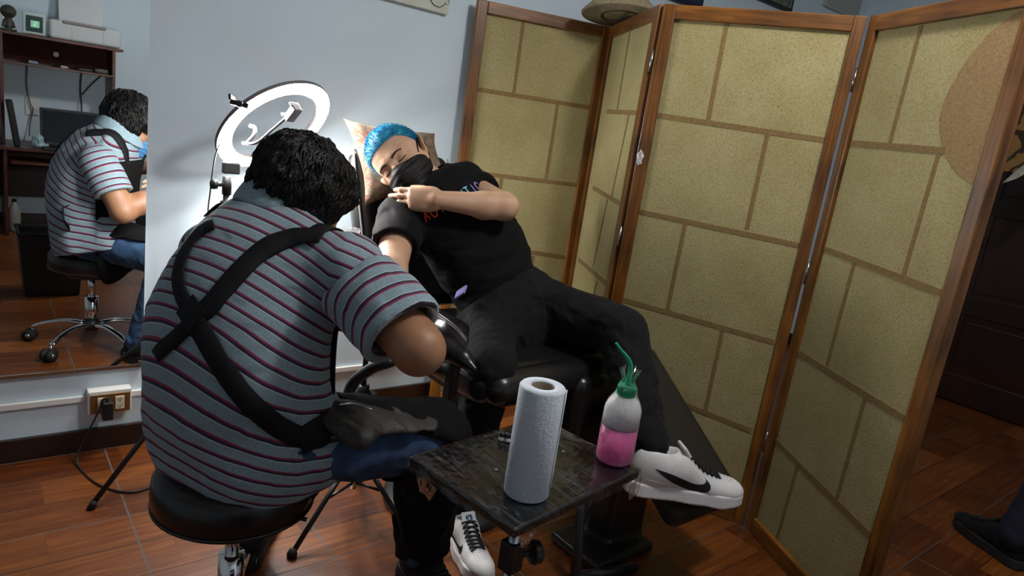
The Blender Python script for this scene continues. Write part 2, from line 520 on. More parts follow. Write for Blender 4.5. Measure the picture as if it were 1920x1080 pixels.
# dark panelled door on the right wall
dr = tag(thing('door_1', None, None, (XR, 1.0, 0)), kind='structure')
def door_leaf(y0, y1, z1, parent):
    mb = MB()
    x = XR - .022
    mb.box((x, (y0 + y1) / 2, z1 / 2 + .01), (.04, y1 - y0, z1))
    o = mb.build('door_leaf', M['dark_wood'], parent, bevel=.002)
    wd = y1 - y0
    st = .10
    rails = [(.0, .16), (.52, .64), (1.10, 1.2), (z1 - .12, z1)]
    k = MB()
    for a, c in rails: k.box((x - .026, (y0 + y1) / 2, (a + c) / 2 + .01), (.014, wd, c - a))
    for yy in (y0 + st / 2, y1 - st / 2): k.box((x - .0262, yy, z1 / 2 + .01), (.014, st, z1))
    k.build('stile_frame', M['dark_wood'], o, bevel=.004)
    for i in range(3):
        a = rails[i][1]; c = rails[i + 1][0]
        p = MB().box((x - .02, (y0 + y1) / 2, (a + c) / 2), (.012, wd - 2 * st - .05, c - a - .06))
        p.build('raised_panel', M['dark_wood'], o, bevel=.005)
    return o
door_leaf(0.62, 1.42, 1.72, dr)
door_leaf(-0.20, 0.60, 1.72, dr)
MB().box((XR - .03, 1.47, .9), (.06, .09, 1.8)).box((XR - .03, -.25, .9), (.06, .09, 1.8)).box((XR - .03, .61, 1.77), (.06, 1.81, .08)).build('door_frame', M['dark_wood'], dr, bevel=.004)
kn = MB().cyl((XR - .05, .70, .88), (XR - .10, .70, .88), .012).build('door_knob', M['steel'], dr)

# ceiling lamp (out of the picture, lights the room)
cl = thing('ceiling_lamp', 'white metal shade lamp hanging from the ceiling above the work area', 'lamp', (LAMP_POS[0], LAMP_POS[1], ZC))
MB().cyl((LAMP_POS[0], LAMP_POS[1], ZC), (LAMP_POS[0], LAMP_POS[1], ZC - .02), .05).build('ceiling_rose', M['white_plastic'], cl)
MB().cyl((LAMP_POS[0], LAMP_POS[1], ZC - .02), (LAMP_POS[0], LAMP_POS[1], LAMP_POS[2] + .11), .006).build('cord', M['white_plastic'], cl)

# ================================================================ MIRROR
MX0, MX1, MZ0, MZ1 = -0.62, 0.447, 0.284, 1.80
mir = thing('wall_mirror', 'large frameless wall mirror reflecting the desk and the seated tattooist', 'mirror', ((MX0 + MX1) / 2, YB, MZ0))
m_mir = mat('mirror_silver', (0.80, 0.84, 0.85), 0.0, metal=1.0)
MB().box(((MX0 + MX1) / 2, YB - .010, (MZ0 + MZ1) / 2), (MX1 - MX0, .006, MZ1 - MZ0)).build('mirror_glass', m_mir, mir)
MB().box(((MX0 + MX1) / 2, YB - .0035, (MZ0 + MZ1) / 2), (MX1 - MX0, .007, MZ1 - MZ0)).build('backing_board', mat('mirror_back', (.25, .24, .24), .6), mir)
MB().box(((MX0 + MX1) / 2, YB - .0085, MZ0 - .004), (MX1 - MX0, .017, .010)).build('bottom_channel', M['steel'], mir)
for x in (MX1 - .006, MX0 + .1):
    MB().box((x, YB - .009, MZ0 + .004), (.012, .020, .014)).build('clip', M['steel'], mir)

# ================================================================ CONDUIT + SOCKET
def onwall(px, py, Y=YB):
    r = RM @ np.array([px - 960.0, -(py - 540.0), -F_PX]); return CAM + r * (Y / r[1])
zc = 0.181
for i, (x0, x1) in enumerate(((XL, .288), (.412, XR - .01))):
    tag(MB().box(((x0 + x1) / 2, YB - .006, zc), (x1 - x0, .012, .020)).build('trim_%d' % (i + 1), M['white_plastic'], bevel=.002), kind='structure')
sk = thing('wall_socket', 'white surface socket box with brass coloured plate below the mirror', 'socket', (.35, YB, .165))
MB().box((.35, YB - .0215, .176), (.122, .043, .078)).build('back_box', M['white_plastic'], sk, bevel=.003)
m_brass = mat('brass_plate', (0.30, 0.17, 0.06), 0.35, metal=0.7)
m_ivory = mat('ivory', (0.75, 0.68, 0.5), 0.4)
MB().box((.35, YB - .045, .172), (.112, .004, .064)).build('face_plate', m_brass, sk, bevel=.0015)
for x in (.327, .376):
    mod = MB().box((x, YB - .048, .172), (.026, .004, .044)).build('outlet', m_ivory, sk, bevel=.001)
    h = MB()
    for dz in (-.011, .011):
        h.box((x - .004, YB - .0503, .172 + dz + .002), (.0016, .001, .006)).box((x + .004, YB - .0503, .172 + dz + .002), (.0016, .001, .006)).box((x, YB - .0503, .172 + dz - .005), (.003, .001, .003))
    h.build('slots', M['black_plastic'], mod)
ad = thing('power_adapter', 'small black power adapter plugged into the wall socket', 'adapter', (.336, YB - .07, .155))
MB().box((.338, YB - .069, .160), (.030, .038, .060)).build('adapter_body', M['black_plastic'], ad, bevel=.004)
MB().tube(spline([(.338, YB - .070, .188), (.334, YB - .074, .203), (.324, YB - .074, .197), (.322, YB - .072, .180)], 5), .0035, 8).build('cable_loop', M['black_plastic'], ad)
cpts = [(.322, YB - .072, .182), (.300, YB - .075, .13), (.262, YB - .08, .045), (.255, YB - .12, .004), (.29, 2.12, .004), (.36, 2.04, .004), (.44, 2.06, .004), (.50, 2.10, .02), (.53, 2.115, .10), (.535, 2.115, .4)]
MB().tube(spline(cpts, 7), .003, 8).build('cable', M['black_plastic'], ad)

# ================================================================ FOLDING SCREEN
SCR_H = 1.664
corner = [np.array(q) for q in ((1.555, 2.313), (2.106, 2.12), (1.798, 1.593), (2.077, 1.045), (1.8126, 0.5405))]
m_paper, nt, b_ = new_mat('straw_paper')
tc = N(nt, 'ShaderNodeTexCoord')
n1 = N(nt, 'ShaderNodeTexNoise'); n1.inputs['Scale'].default_value = 150; n1.inputs['Detail'].default_value = 2
n2 = N(nt, 'ShaderNodeTexNoise'); n2.inputs['Scale'].default_value = 6; n2.inputs['Detail'].default_value = 3
vr = N(nt, 'ShaderNodeTexVoronoi'); vr.inputs['Scale'].default_value = 150
for n_ in (n1, n2, vr): nt.links.new(tc.outputs['Object'], n_.inputs['Vector'])
PAPER = (0.44, 0.355, 0.175)
r1 = ramp(nt, n2.outputs['Fac'], [(0.3, (0.335, 0.285, 0.125)), (0.7, (0.40, 0.35, 0.175))])
r2 = ramp(nt, vr.outputs['Distance'], [(0.12, (0.55, 0.42, 0.28)), (0.28, (1, 1, 1))])
r3 = ramp(nt, n1.outputs['Fac'], [(0.3, (0.84, 0.84, 0.8)), (0.6, (1, 1, 1))])
mxa = N(nt, 'ShaderNodeMixRGB', blend_type='MULTIPLY'); mxa.inputs[0].default_value = 1
mxb = N(nt, 'ShaderNodeMixRGB', blend_type='MULTIPLY'); mxb.inputs[0].default_value = 1
nt.links.new(r1.outputs[0], mxa.inputs[1]); nt.links.new(r2.outputs[0], mxa.inputs[2])
nt.links.new(mxa.outputs[0], mxb.inputs[1]); nt.links.new(r3.outputs[0], mxb.inputs[2]); nt.links.new(mxb.outputs[0], b_.inputs['Base Color'])
b_.inputs['Roughness'].default_value = 0.85
bp = N(nt, 'ShaderNodeBump'); bp.inputs['Strength'].default_value = 0.3; bp.inputs['Distance'].default_value = 0.002
nt.links.new(vr.outputs['Distance'], bp.inputs['Height']); nt.links.new(bp.outputs[0], b_.inputs['Normal'])
m_stripe = mat('painted_line', (0.21, 0.135, 0.052), 0.85, noise=.25, nscale=160)
m_disc = mat('painted_disc', (0.27, 0.175, 0.08), 0.85, noise=.22, nscale=150)
scr = thing('folding_screen', 'four panel folding screen with brown wood frames and straw coloured paper painted with stone lines', 'folding screen', (1.95, 1.3, 0))
# pixel end points of the painted lines on each panel
LINES = [
 [((893,167),(1112,203)),((983,27),(963,177)),((1045,195),(1023,338)),((915,327),(1090,348)),((940,330),(925,480)),((880,455),(1062,483)),((999,480),(985,560))],
 [((1138,209),(1200,212)),((1183,50),(1157,207)),((1180,212),(1147,368)),((1112,352),(1167,384)),((1140,372),(1112,500)),((1085,487),(1146,540)),((1120,528),(1108,575))],
 [((1363,42),(1327,229)),((1230,216),(1547,263)),((1440,248),(1400,430)),((1200,397),(1502,461)),((1285,418),(1252,580)),((1168,562),(1452,642)),((1355,618),(1321,779)),((1180,716),(1408,808))],
 [((1728,48),(1668,271)),((1594,268),(1772,283)),((1761,286),(1693,521)),((1547,467),(1772,552)),((1602,493),(1551,687)),((1494,659),(1696,785)),((1622,748),(1569,937)),((1449,822),(1632,1004)),((1496,874),(1449,1042))]]
for k in range(4):
    A, B = corner[k], corner[k + 1]
    u = B - A; Wd = np.linalg.norm(u); u = u / Wd
    nrm = np.array([u[1], -u[0]])
    mid = (A + B) / 2
    if np.dot(nrm, -mid) < 0: nrm = -nrm                # towards the camera side
    R = np.array([[u[0], nrm[0], 0], [u[1], nrm[1], 0], [0, 0, 1]])     # local x along panel, y out of it
    o2 = thing('panel', None, None, (A[0], A[1], 0)); o2.parent = scr; o2.matrix_basis = W(scr).inverted() @ Matrix.Translation((A[0], A[1], 0))
    def loc(x, y, z): return np.array([A[0], A[1], 0]) + R @ np.array([x, y, z])
    fw, ft, g = 0.042, 0.030, 0.003
    gl_, gr_ = (.012 if k == 3 else g), (.012 if k == 2 else g)
    for nm, x0, x1, z0, z1 in (('stile', gl_, g + fw, 0, SCR_H), ('stile', Wd - g - fw, Wd - gr_, 0, SCR_H)):
        e = MB().box((0, 0, 0), (x1 - x0, ft, z1 - z0)).build(nm, M['screen_wood'], None, bevel=.003)
        e.parent = o2
        e.matrix_basis = W(o2).inverted() @ Matrix([list(R[i]) + [loc((x0 + x1) / 2, 0, (z0 + z1) / 2)[i]] for i in range(3)] + [[0, 0, 0, 1]])
    for nm, z0, z1 in (('top_rail', SCR_H - .045, SCR_H - .0005), ('bottom_rail', 0.0005, .055)):
        # grain runs along the rail: build it upright and turn it
        Lr = Wd - 2 * g - 2 * fw
        e = MB().box((0, 0, 0), (z1 - z0, ft * .98, Lr)).build(nm, M['screen_wood'], None, bevel=.003)
        R2 = R @ np.array([[0, 0, 1], [0, 1, 0], [-1, 0, 0]])
        e.parent = o2
        e.matrix_basis = W(o2).inverted() @ Matrix([list(R2[i]) + [loc(Wd / 2, 0, (z0 + z1) / 2)[i]] for i in range(3)] + [[0, 0, 0, 1]])
    mb = MB()
    pw0, pw1, pz0, pz1 = g + fw - .002, Wd - g - fw + .002, .053, SCR_H - .043
    mb.box(loc((pw0 + pw1) / 2, -.002, (pz0 + pz1) / 2), (pw1 - pw0, .006, pz1 - pz0), R)
    n3 = np.array([nrm[0], nrm[1], 0])
    def onpanel(px, py):
        r = RM @ np.array([px - 960.0, -(py - 540.0), -F_PX])
        P0 = loc(0, .001, 0)
        t = np.dot(P0 - CAM, n3) / np.dot(r, n3)
        q = CAM + t * r - np.array([A[0], A[1], 0])
        return float(np.dot(q[:2], u)), float(q[2])
    lw = .0085
    def clampq(q): return (min(max(q[0], pw0), pw1), min(max(q[1], pz0), pz1))
    if k == 3:
        arc = [(1925,10),(1917,17),(1882,40),(1850,67),(1822,100),(1800,133),(1780,168),(1767,200),(1761,225),(1762,242),(1766,268),(1773,293),(1782,309),(1793,323),(1810,338),(1830,350),(1850,356)]
        aq = [clampq(onpanel(*q)) for q in arc] + [(pw1, onpanel(*arc[-1])[1]), (pw1, onpanel(1905, 20)[1])]
        mb.prism([(a, c) for a, c in aq], 0, .0006, R @ np.array([[1, 0, 0], [0, 0, 1], [0, 1, 0]]), loc(0, .0012, 0), mat=2)
    for j, (p, q) in enumerate(LINES[k]):
        a = np.array(onpanel(*p)); c = np.array(onpanel(*q))
        d = c - a; L_ = np.linalg.norm(d); 
        if L_ < 1e-4: continue
        d /= L_; pp = np.array([-d[1], d[0]])
        hw = lw * (.8 if abs(d[1]) > abs(d[0]) else 1.0)
        poly = [clampq(a + pp * hw), clampq(a - pp * hw), clampq(c - pp * hw), clampq(c + pp * hw)]
        mb.prism(poly, 0, .0010 + .00008 * j, R @ np.array([[1, 0, 0], [0, 0, 1], [0, 1, 0]]), loc(0, .0012, 0), mat=1)
    e = mb.build('paper_infill', [m_paper, m_stripe, m_disc], o2)
# hinges
for k in (1, 2, 3):
    c_ = corner[k]
    n_ = {1: (-.35, -.6), 2: (-1, 0), 3: (-1, .05)}[k]
    for z in (.28, .86, 1.45):
        MB().cyl((c_[0] + n_[0] * .012, c_[1] + n_[1] * .012, z), (c_[0] + n_[0] * .012, c_[1] + n_[1] * .012, z + .07), .0045, n=10).build('hinge', M['steel'], scr)
# small white sticker with black scribbles on the third panel's outer stile
A, B = corner[2], corner[3]
u = unit2 = (B - A) / np.linalg.norm(B - A); nrm = np.array([u[1], -u[0]])
if np.dot(nrm, -A) < 0: nrm = -nrm
n3 = np.array([nrm[0], nrm[1], 0]); u3 = np.array([u[0], u[1], 0])
def on_stile(px, py):
    r = RM @ np.array([px - 960.0, -(py - 540.0), -F_PX]); P0 = np.array([A[0], A[1], 0]) + n3 * .0152
    return CAM + r * (np.dot(P0 - CAM, n3) / np.dot(r, n3))
sc_ = on_stile(1200, 295)
Rk = np.stack([u3, np.array([0, 0, 1.0]), np.cross(u3, np.array([0, 0, 1.0]))], 1)
if np.dot(Rk[:, 2], n3) < 0: Rk = np.stack([-u3, np.array([0, 0, 1.0]), np.cross(-u3, np.array([0, 0, 1.0]))], 1)
stk_ = tag(MB().prism([(.011 * math.cos(a) * (1 + .22 * math.sin(5 * a)), .024 * math.sin(a) * (1 + .12 * math.cos(7 * a))) for a in np.linspace(0, 2 * PI, 37)[:-1]], 0, .0006, Rk, sc_).build('sticker', mat('sticker_white', (.7, .7, .68), .5)), 'small white sticker with black scribbles on the frame of the third screen panel', 'sticker')
rebase(stk_, sc_)
k2 = MB(); rs = random.Random(3)
for i in range(7):
    z0 = -.017 + i * .0055
    pp = [sc_ + Rk @ np.array([-.006 + .004 * j, z0 + rs.uniform(-.003, .003), .0009]) for j in range(4)]
    k2.tube(spline(pp, 4), .0007, 5)
k2.build('ink_scribble', M['black_plastic'], stk_)
# ================================================================ DESK (seen in the mirror) and what stands on it
# virtual point behind the mirror -> real point on the plane Y
def mirp(px, py, Y):
    r = RM @ np.array([px - 960.0, -(py - 540.0), -F_PX]); q = CAM + r * ((2 * YB - .026 - Y) / r[1]); q[1] = Y; return q
DYF, HYF, DYB = -1.0, -1.22, YF + .004
zt = mirp(60, 279, DYF)[2]; zh = mirp(200, 88, HYF)[2]; zs = mirp(200, 140, HYF)[2]
xr = mirp(216, 200, HYF)[0]
desk = thing('computer_desk', 'reddish brown computer desk with a raised shelf unit, seen in the mirror', 'desk', (.3, -1.3, 0))
dw = M['desk_wood']
XD0, XD1 = -.62, xr + .02
MB().box(((XD0 + XD1) / 2, (DYF + DYB) / 2, zt - .011), (XD1 - XD0, DYF - DYB, .022)).build('desktop', dw, desk, bevel=.003)
MB().box(((XD0 + xr + .05) / 2, (HYF + DYB) / 2, zh - .010), (xr + .05 - XD0, HYF - DYB, .02)).build('top_shelf', dw, desk, bevel=.002)
MB().box(((XD0 + xr) / 2, (HYF + DYB) / 2, zs - .008), (xr - XD0, HYF - DYB, .016)).build('lower_shelf', dw, desk, bevel=.002)
xl = mirp(5, 200, HYF)[0]
for x in (xr - .01, xl, XD0 + .01):
    MB().box((x, (HYF + DYB) / 2, (zt + zh - .02) / 2), (.02, HYF - DYB - .005, zh - .02 - zt)).build('upright', dw, desk, bevel=.002)
MB().box(((XD0 + xr) / 2, DYB + .08, (zs + zh) / 2 - .005), (xr - XD0 - .03, .012, zh - zs - .03)).build('back_panel', mat('back_panel_brown', (.045, .012, .010), .75, noise=.2, nscale=12, spec=.2), desk)
for x in (XD1 - .03, xl, XD0 + .02):
    MB().box((x, (DYF + DYB) / 2 - .02, (zt - .022) / 2), (.02, DYF - DYB - .05, zt - .022)).build('side_panel', dw, desk, bevel=.002)
MB().box(((XD0 + XD1) / 2, DYB + .05, .38), (XD1 - XD0 - .06, .012, .34)).build('modesty_panel', M['dark_wood'], desk)
MB().box(((xl + XD1) / 2, -1.15, zt - .10), (XD1 - xl - .06, .34, .014)).build('keyboard_tray', dw, desk)
q = mirp(105, 102, DYB + .087)
rb = MB().cyl((q[0], q[1], q[2]), (q[0], q[1] + .004, q[2]), .018, n=24).build('round_sticker', mat('sticker', (.9, .82, .75), .6), desk)

# printer
pc = (mirp(93, 70, HYF)[0] + mirp(228, 80, HYF)[0]) / 2; pw = mirp(228, 80, HYF)[0] - mirp(93, 70, HYF)[0]
pr_ = thing('printer', 'white inkjet printer with its rear paper support raised, on the desk shelf', 'printer', (pc, HYF - .12, zh))
mw = mat('printer_white', (0.62, 0.66, 0.68), 0.5); mg = mat('printer_grey', (0.28, 0.24, 0.24), .5)
ph = .125
solid('printer_body', Fld().u(rbox((pc, HYF - .135, zh + ph / 2 + .002), (pw / 2, .125, ph / 2), .018)), mw, pr_, h=.006)
MB().box((pc - .01, HYF - .05, zh + ph - .004), (pw * .60, .10, .02)).build('output_slot', mg, pr_, bevel=.006)
MB().box((pc - pw * .42, HYF - .06, zh + ph - .0), (pw * .12, .08, .012)).build('control_pad', mg, pr_, bevel=.003)
a_ = math.radians(-14)
Rp = Rx(-a_)
mb = MB(); n = 12; poly = []
hw, hh, rr = pw * .31, .12, .02
for cx, cy, a0 in ((hw - rr, hh * 2 - rr, 0), (-hw + rr, hh * 2 - rr, 90), (-hw + rr, rr, 180), (hw - rr, rr, 270)):
    for i in range(6): t = math.radians(a0 + i * 18); poly.append((cx + rr * math.cos(t), cy + rr * math.sin(t)))
mb.prism(poly, -.004, .004, Rx(math.radians(90 + 12)) , (pc - .01, HYF - .19, zh + ph - .01))
mb.build('paper_support', mw, pr_, bevel=.001)
for dx in (-.20, .24):
    MB().box((pc + dx * pw, HYF - .0095, zh + ph * .45), (.0015, .001, ph * .7)).build('seam', mg, pr_)

# small framed display
fx0, fx1 = mirp(43, 50, HYF + 0.0)[0], mirp(87, 60, HYF)[0]
fr = thing('digital_frame', 'small white framed electronic display standing left of the printer in the mirror', 'display', ((fx0 + fx1) / 2, HYF - .03, zh))
fw_ = fx1 - fx0; fc = ((fx0 + fx1) / 2, HYF - .035, zh + .074)
Rf = Rx(math.radians(-10))
MB().box(fc, (fw_, .016, .14), Rf).build('bezel', mat('frame_white', (.6, .72, .72), .4), fr, bevel=.006)
MB().box(np.array(fc) + Rf @ np.array([0, .0085, 0]), (fw_ - .035, .002, .105), Rf).build('screen', mat('dark_display', (.02, .06, .055), .3), fr)
MB().box(np.array(fc) + Rf @ np.array([.004, .010, 0]), (.05, .001, .045), Rf).build('lit_readout', emit_mat('readout', (.25, .5, .42), .5), fr)
dg = MB()
for (x, z, sx, sz) in ((.000, .012, .012, .003), (.000, 0, .012, .003), (0, -.012, .012, .003), (.006, .006, .003, .012), (-.006, -.006, .003, .012)):
    dg.box(np.array(fc) + Rf @ np.array([.004 + x, .011, z]), (sx, .001, sz), Rf)
dg.build('digit', emit_mat('green_digit', (.4, .9, .3), .9), fr)
MB().box((fc[0], fc[1] - .03, zh + .005), (.06, .05, .008)).build('stand', mat('red_base', (.25, .02, .02), .5), fr)

# figurine
q = mirp(16, 50, HYF - .03)
fg = thing('figurine', 'small dark bronze figurine with a big round head on the desk shelf', 'figurine', (q[0], HYF - .03, zh))
f_ = Fld().u(ell((q[0], HYF - .03, zh + .125), (.045, .045, .043))).u(rcone((q[0], HYF - .03, zh + .08), (q[0], HYF - .03, zh + .03), .018, .024), .01)
f_.u(rcone((q[0] - .02, HYF - .03, zh + .065), (q[0] - .03, HYF - .01, zh + .03), .01, .009), .008).u(rcone((q[0] + .02, HYF - .03, zh + .065), (q[0] + .03, HYF - .01, zh + .03), .01, .009), .008)
f_.u(rbox((q[0], HYF - .03, zh + .008), (.045, .035, .007), .004), .006).u(ell((q[0], HYF + .012, zh + .12), (.03, .01, .012)), .006)
solid('figure_body', f_, mat('bronze', (.05, .05, .035), .5, noise=.4, nscale=40), fg, h=.003)

# laptop
lx0, lx1 = mirp(76, 230, -1.15)[0], mirp(188, 240, -1.15)[0]
lp = thing('laptop', 'open black laptop standing on the desk, seen in the mirror', 'laptop', ((lx0 + lx1) / 2, -1.12, zt))
lc = (lx0 + lx1) / 2; lw_ = lx1 - lx0
MB().box((lc, -1.06, zt + .010), (lw_, .20, .018)).build('keyboard_base', M['black_plastic'], lp, bevel=.004)
Rl = Rx(math.radians(12))
ls = MB().box(np.array([lc, -1.165, zt + .018]) + Rl @ np.array([0, 0, .13]), (lw_, .012, .26), Rl).build('lid', M['black_plastic'], lp, bevel=.004)
MB().box(np.array([lc, -1.165, zt + .018]) + Rl @ np.array([0, .0068, .132]), (lw_ - .03, .001, .22), Rl).build('screen', mat('off_screen', (.004, .008, .012), .12), ls)
# leaning black board / speaker
q0 = mirp(24, 200, -1.10)
tag(rebase(MB().box((q0[0], -1.12, zt + .1555), (.035, .16, .30), Ry(math.radians(-8))).build('loudspeaker', M['black_plastic'], bevel=.006), (q0[0], -1.12, zt)), 'tall black computer speaker leaning on the left end of the desk', 'speaker')
# crumpled pale bag
q1 = mirp(72, 252, -1.10)
f_ = Fld().u(ell((q1[0], -1.1, zt + .045), (.035, .03, .05))).u(ell((q1[0] + .015, -1.09, zt + .02), (.04, .03, .02)), .02).disp(sines(3, .05, 6, .012))
tag(rebase(solid('plastic_bag', f_, mat('pale_bag', (.35, .5, .56), .35, noise=.2, nscale=30), h=.004), (q1[0], -1.1, zt)), 'crumpled pale blue plastic bag beside the laptop', 'bag')
# small things on the lower shelf
rs = random.Random(4)
for px, sx, sz, cc, nm, lb in ((62, .06, .022, (.25, .3, .36), 'computer_mouse', 'grey computer mouse on the left of the narrow shelf'),
                           (120, .045, .018, (.5, .52, .52), 'memory_card_reader', 'small pale card reader in the middle of the narrow shelf'),
                           (160, .09, .02, (.05, .05, .05), 'cable_bundle', 'flat black cable bundle on the narrow shelf'),
                           (190, .09, .035, (.09, .08, .09), 'external_drive', 'dark box shaped drive at the right end of the narrow shelf')):
    q = mirp(px, 125, HYF - .03)
    f_ = Fld().u(rbox((q[0], HYF - .04, zs + sz / 2), (sx / 2, .03, sz / 2), sz * .45))
    tag(rebase(solid(nm, f_, mat(nm, cc, .5), h=.003), (q[0], HYF - .04, zs)), lb, {'computer_mouse': 'mouse', 'memory_card_reader': 'card reader', 'cable_bundle': 'cables', 'external_drive': 'hard drive'}[nm])
# wall socket and cords behind the desk
q = mirp(60, 200, YF + .01)
ws = thing('outlet', 'white wall outlet with a cord behind the desk', 'socket', (q[0], YF, q[2]))
MB().box((q[0], YF + .005, q[2]), (.08, .01, .12)).build('plate', M['white_plastic'], ws, bevel=.003)
MB().tube(spline([mirp(51, 122, YF + .03), mirp(50, 160, YF + .03), mirp(57, 195, YF + .03), mirp(62, 205, YF + .03), mirp(56, 232, YF + .03), mirp(55, 255, YF + .06)], 6), .004, 8).build('cord', mat('grey_cord', (.12, .12, .12), .5), ws)
tag(rebase(MB().tube(spline([mirp(153, 137, YF + .05), mirp(151, 165, YF + .05), mirp(153, 200, YF + .05), mirp(153, 235, YF + .05)], 5), .0045, 8).tube(spline([mirp(191, 141, YF + .05), mirp(170, 160, YF + .05), mirp(154, 178, YF + .05)], 5), .004, 8).build('cable', M['black_plastic']), mirp(152, 235, YF + .05)), 'forked black cords hanging from the narrow shelf', 'cable')
# waste bin under/ beside the desk
q = (0.42, 0.62)
bn = thing('waste_bin', 'black box shaped waste bin standing on the floor behind the stool, seen in the mirror', 'bin', (.36, .42, 0))
mb = MB(); t0, t1, hgt = .12, .145, .34
V = []
for (rx, z) in ((t0, .004), (t1, hgt), (t1 - .008, hgt), (t0 - .006, .012)):
    for sx, sy in ((1, 1), (-1, 1), (-1, -1), (1, -1)): V.append((.36 + sx * rx, .42 + sy * rx * .85, z))
F_ = [(3, 2, 1, 0), (12, 13, 14, 15)]
for l in range(3):
    for i in range(4): F_.append((l * 4 + i, l * 4 + (i + 1) % 4, (l + 1) * 4 + (i + 1) % 4, (l + 1) * 4 + i))
mb.add(V, F_); mb.build('bin_shell', M['black_plastic'], bn, bevel=.006)
MB().tube([(.36 + sx * .149, .42 + sy * .127, hgt) for sx, sy in ((1, 1), (-1, 1), (-1, -1), (1, -1), (1, 1))], .007, 8).build('rim', M['black_plastic'], bn)
bt = thing('bottle', 'pale plastic bottle under the desk on the left, seen in the mirror', 'bottle', (.33, -1.2, 0))
q = mirp(26, 350, -1.2)
bt.location = (q[0], -1.2, 0)
MB().lathe([(0, 0), (.035, .001), (.037, .02), (.037, .15), (.028, .18), (.012, .2), (.012, .215)], (q[0], -1.2, 0.001)).build('bottle_body', mat('pale_bottle', (.35, .36, .33), .4), bt)
MB().cyl((q[0], -1.2, .215), (q[0], -1.2, .235), .014).build('cap', M['black_plastic'], bt)
# ================================================================ PEOPLE: shared builders
def unit(v): v = np.array(v, float); return v / np.linalg.norm(v)
def A3(*v): return np.array(v, float)
def axes_fu(f, u):
    f = unit(f); u = np.array(u, float); u -= f * np.dot(u, f); u = unit(u)
    return np.stack([np.cross(f, u), f, u], 1)       # local x (their right), y forward, z up
def xf(fn, c, R, s=1.0):
    c = np.array(c, float)
    g = lambda p: fn(((p - c) @ R) / s) * s
    m = 0.16 * s; g.bb = (c - m, c + m)
    return g
def head_local(lids=True, mouth=True):
    h = Fld()
    h.u(ell((0, -.016, .034), (.0745, .093, .082)))
    h.u(ell((0, .022, .020), (.066, .066, .080)), .03)
    h.u(ell((0, .040, -.040), (.050, .046, .058)), .03)
    for s in (-1, 1):
        h.u(rcone((s * .056, -.002, -.045), (s * .020, .062, -.092), .014, .015), .035)
        h.u(ell((s * .036, .060, -.024), (.020, .018, .020)), .022)
        h.u(rcone((s * .012, .084, .021), (s * .044, .070, .018), .008, .007), .016)
    h.u(ell((0, .070, -.094), (.020, .018, .016)), .02)
    for s in (-1, 1): h.sub(ell((s * .031, .096, .001), (.018, .016, .011)), .012)
    for s in (-1, 1): h.u(ell((s * .031, .0735, .000), (.0145, .0125, .0125)), .004)
    h.u(rcone((0, .080, .014), (0, .103, -.026), .0062, .0085), .012)
    h.u(ell((0, .106, -.031), (.0100, .0095, .0085)), .008)
    for s in (-1, 1):
        h.u(ell((s * .0115, .0975, -.034), (.0072, .0095, .0070)), .006)
        h.sub(ell((s * .0065, .1020, -.0415), (.0035, .0050, .0035)), .003)
    h.u(ell((0, .0865, -.0600), (.0235, .0110, .0062)), .008)
    h.u(ell((0, .0855, -.0700), (.0200, .0105, .0066)), .008)
    h.sub(rcone((-.021, .0930, -.0652), (.021, .0930, -.0652), .0014, .0014), .003)
    for s in (-1, 1):
        e = Fld().u(ell((0, 0, .006), (.0062, .019, .026))).u(ell((0, .002, -.016), (.0055, .011, .013)), .01)
        e.sub(ell((s * .006, .003, .004), (.0055, .0095, .0135)), .004)
        R = Ry(s * .38) @ Rz(s * -.45) @ Rx(-.18)
        h.u(xf(e, (s * .081, -.009, -.010), R), .006)
    return h
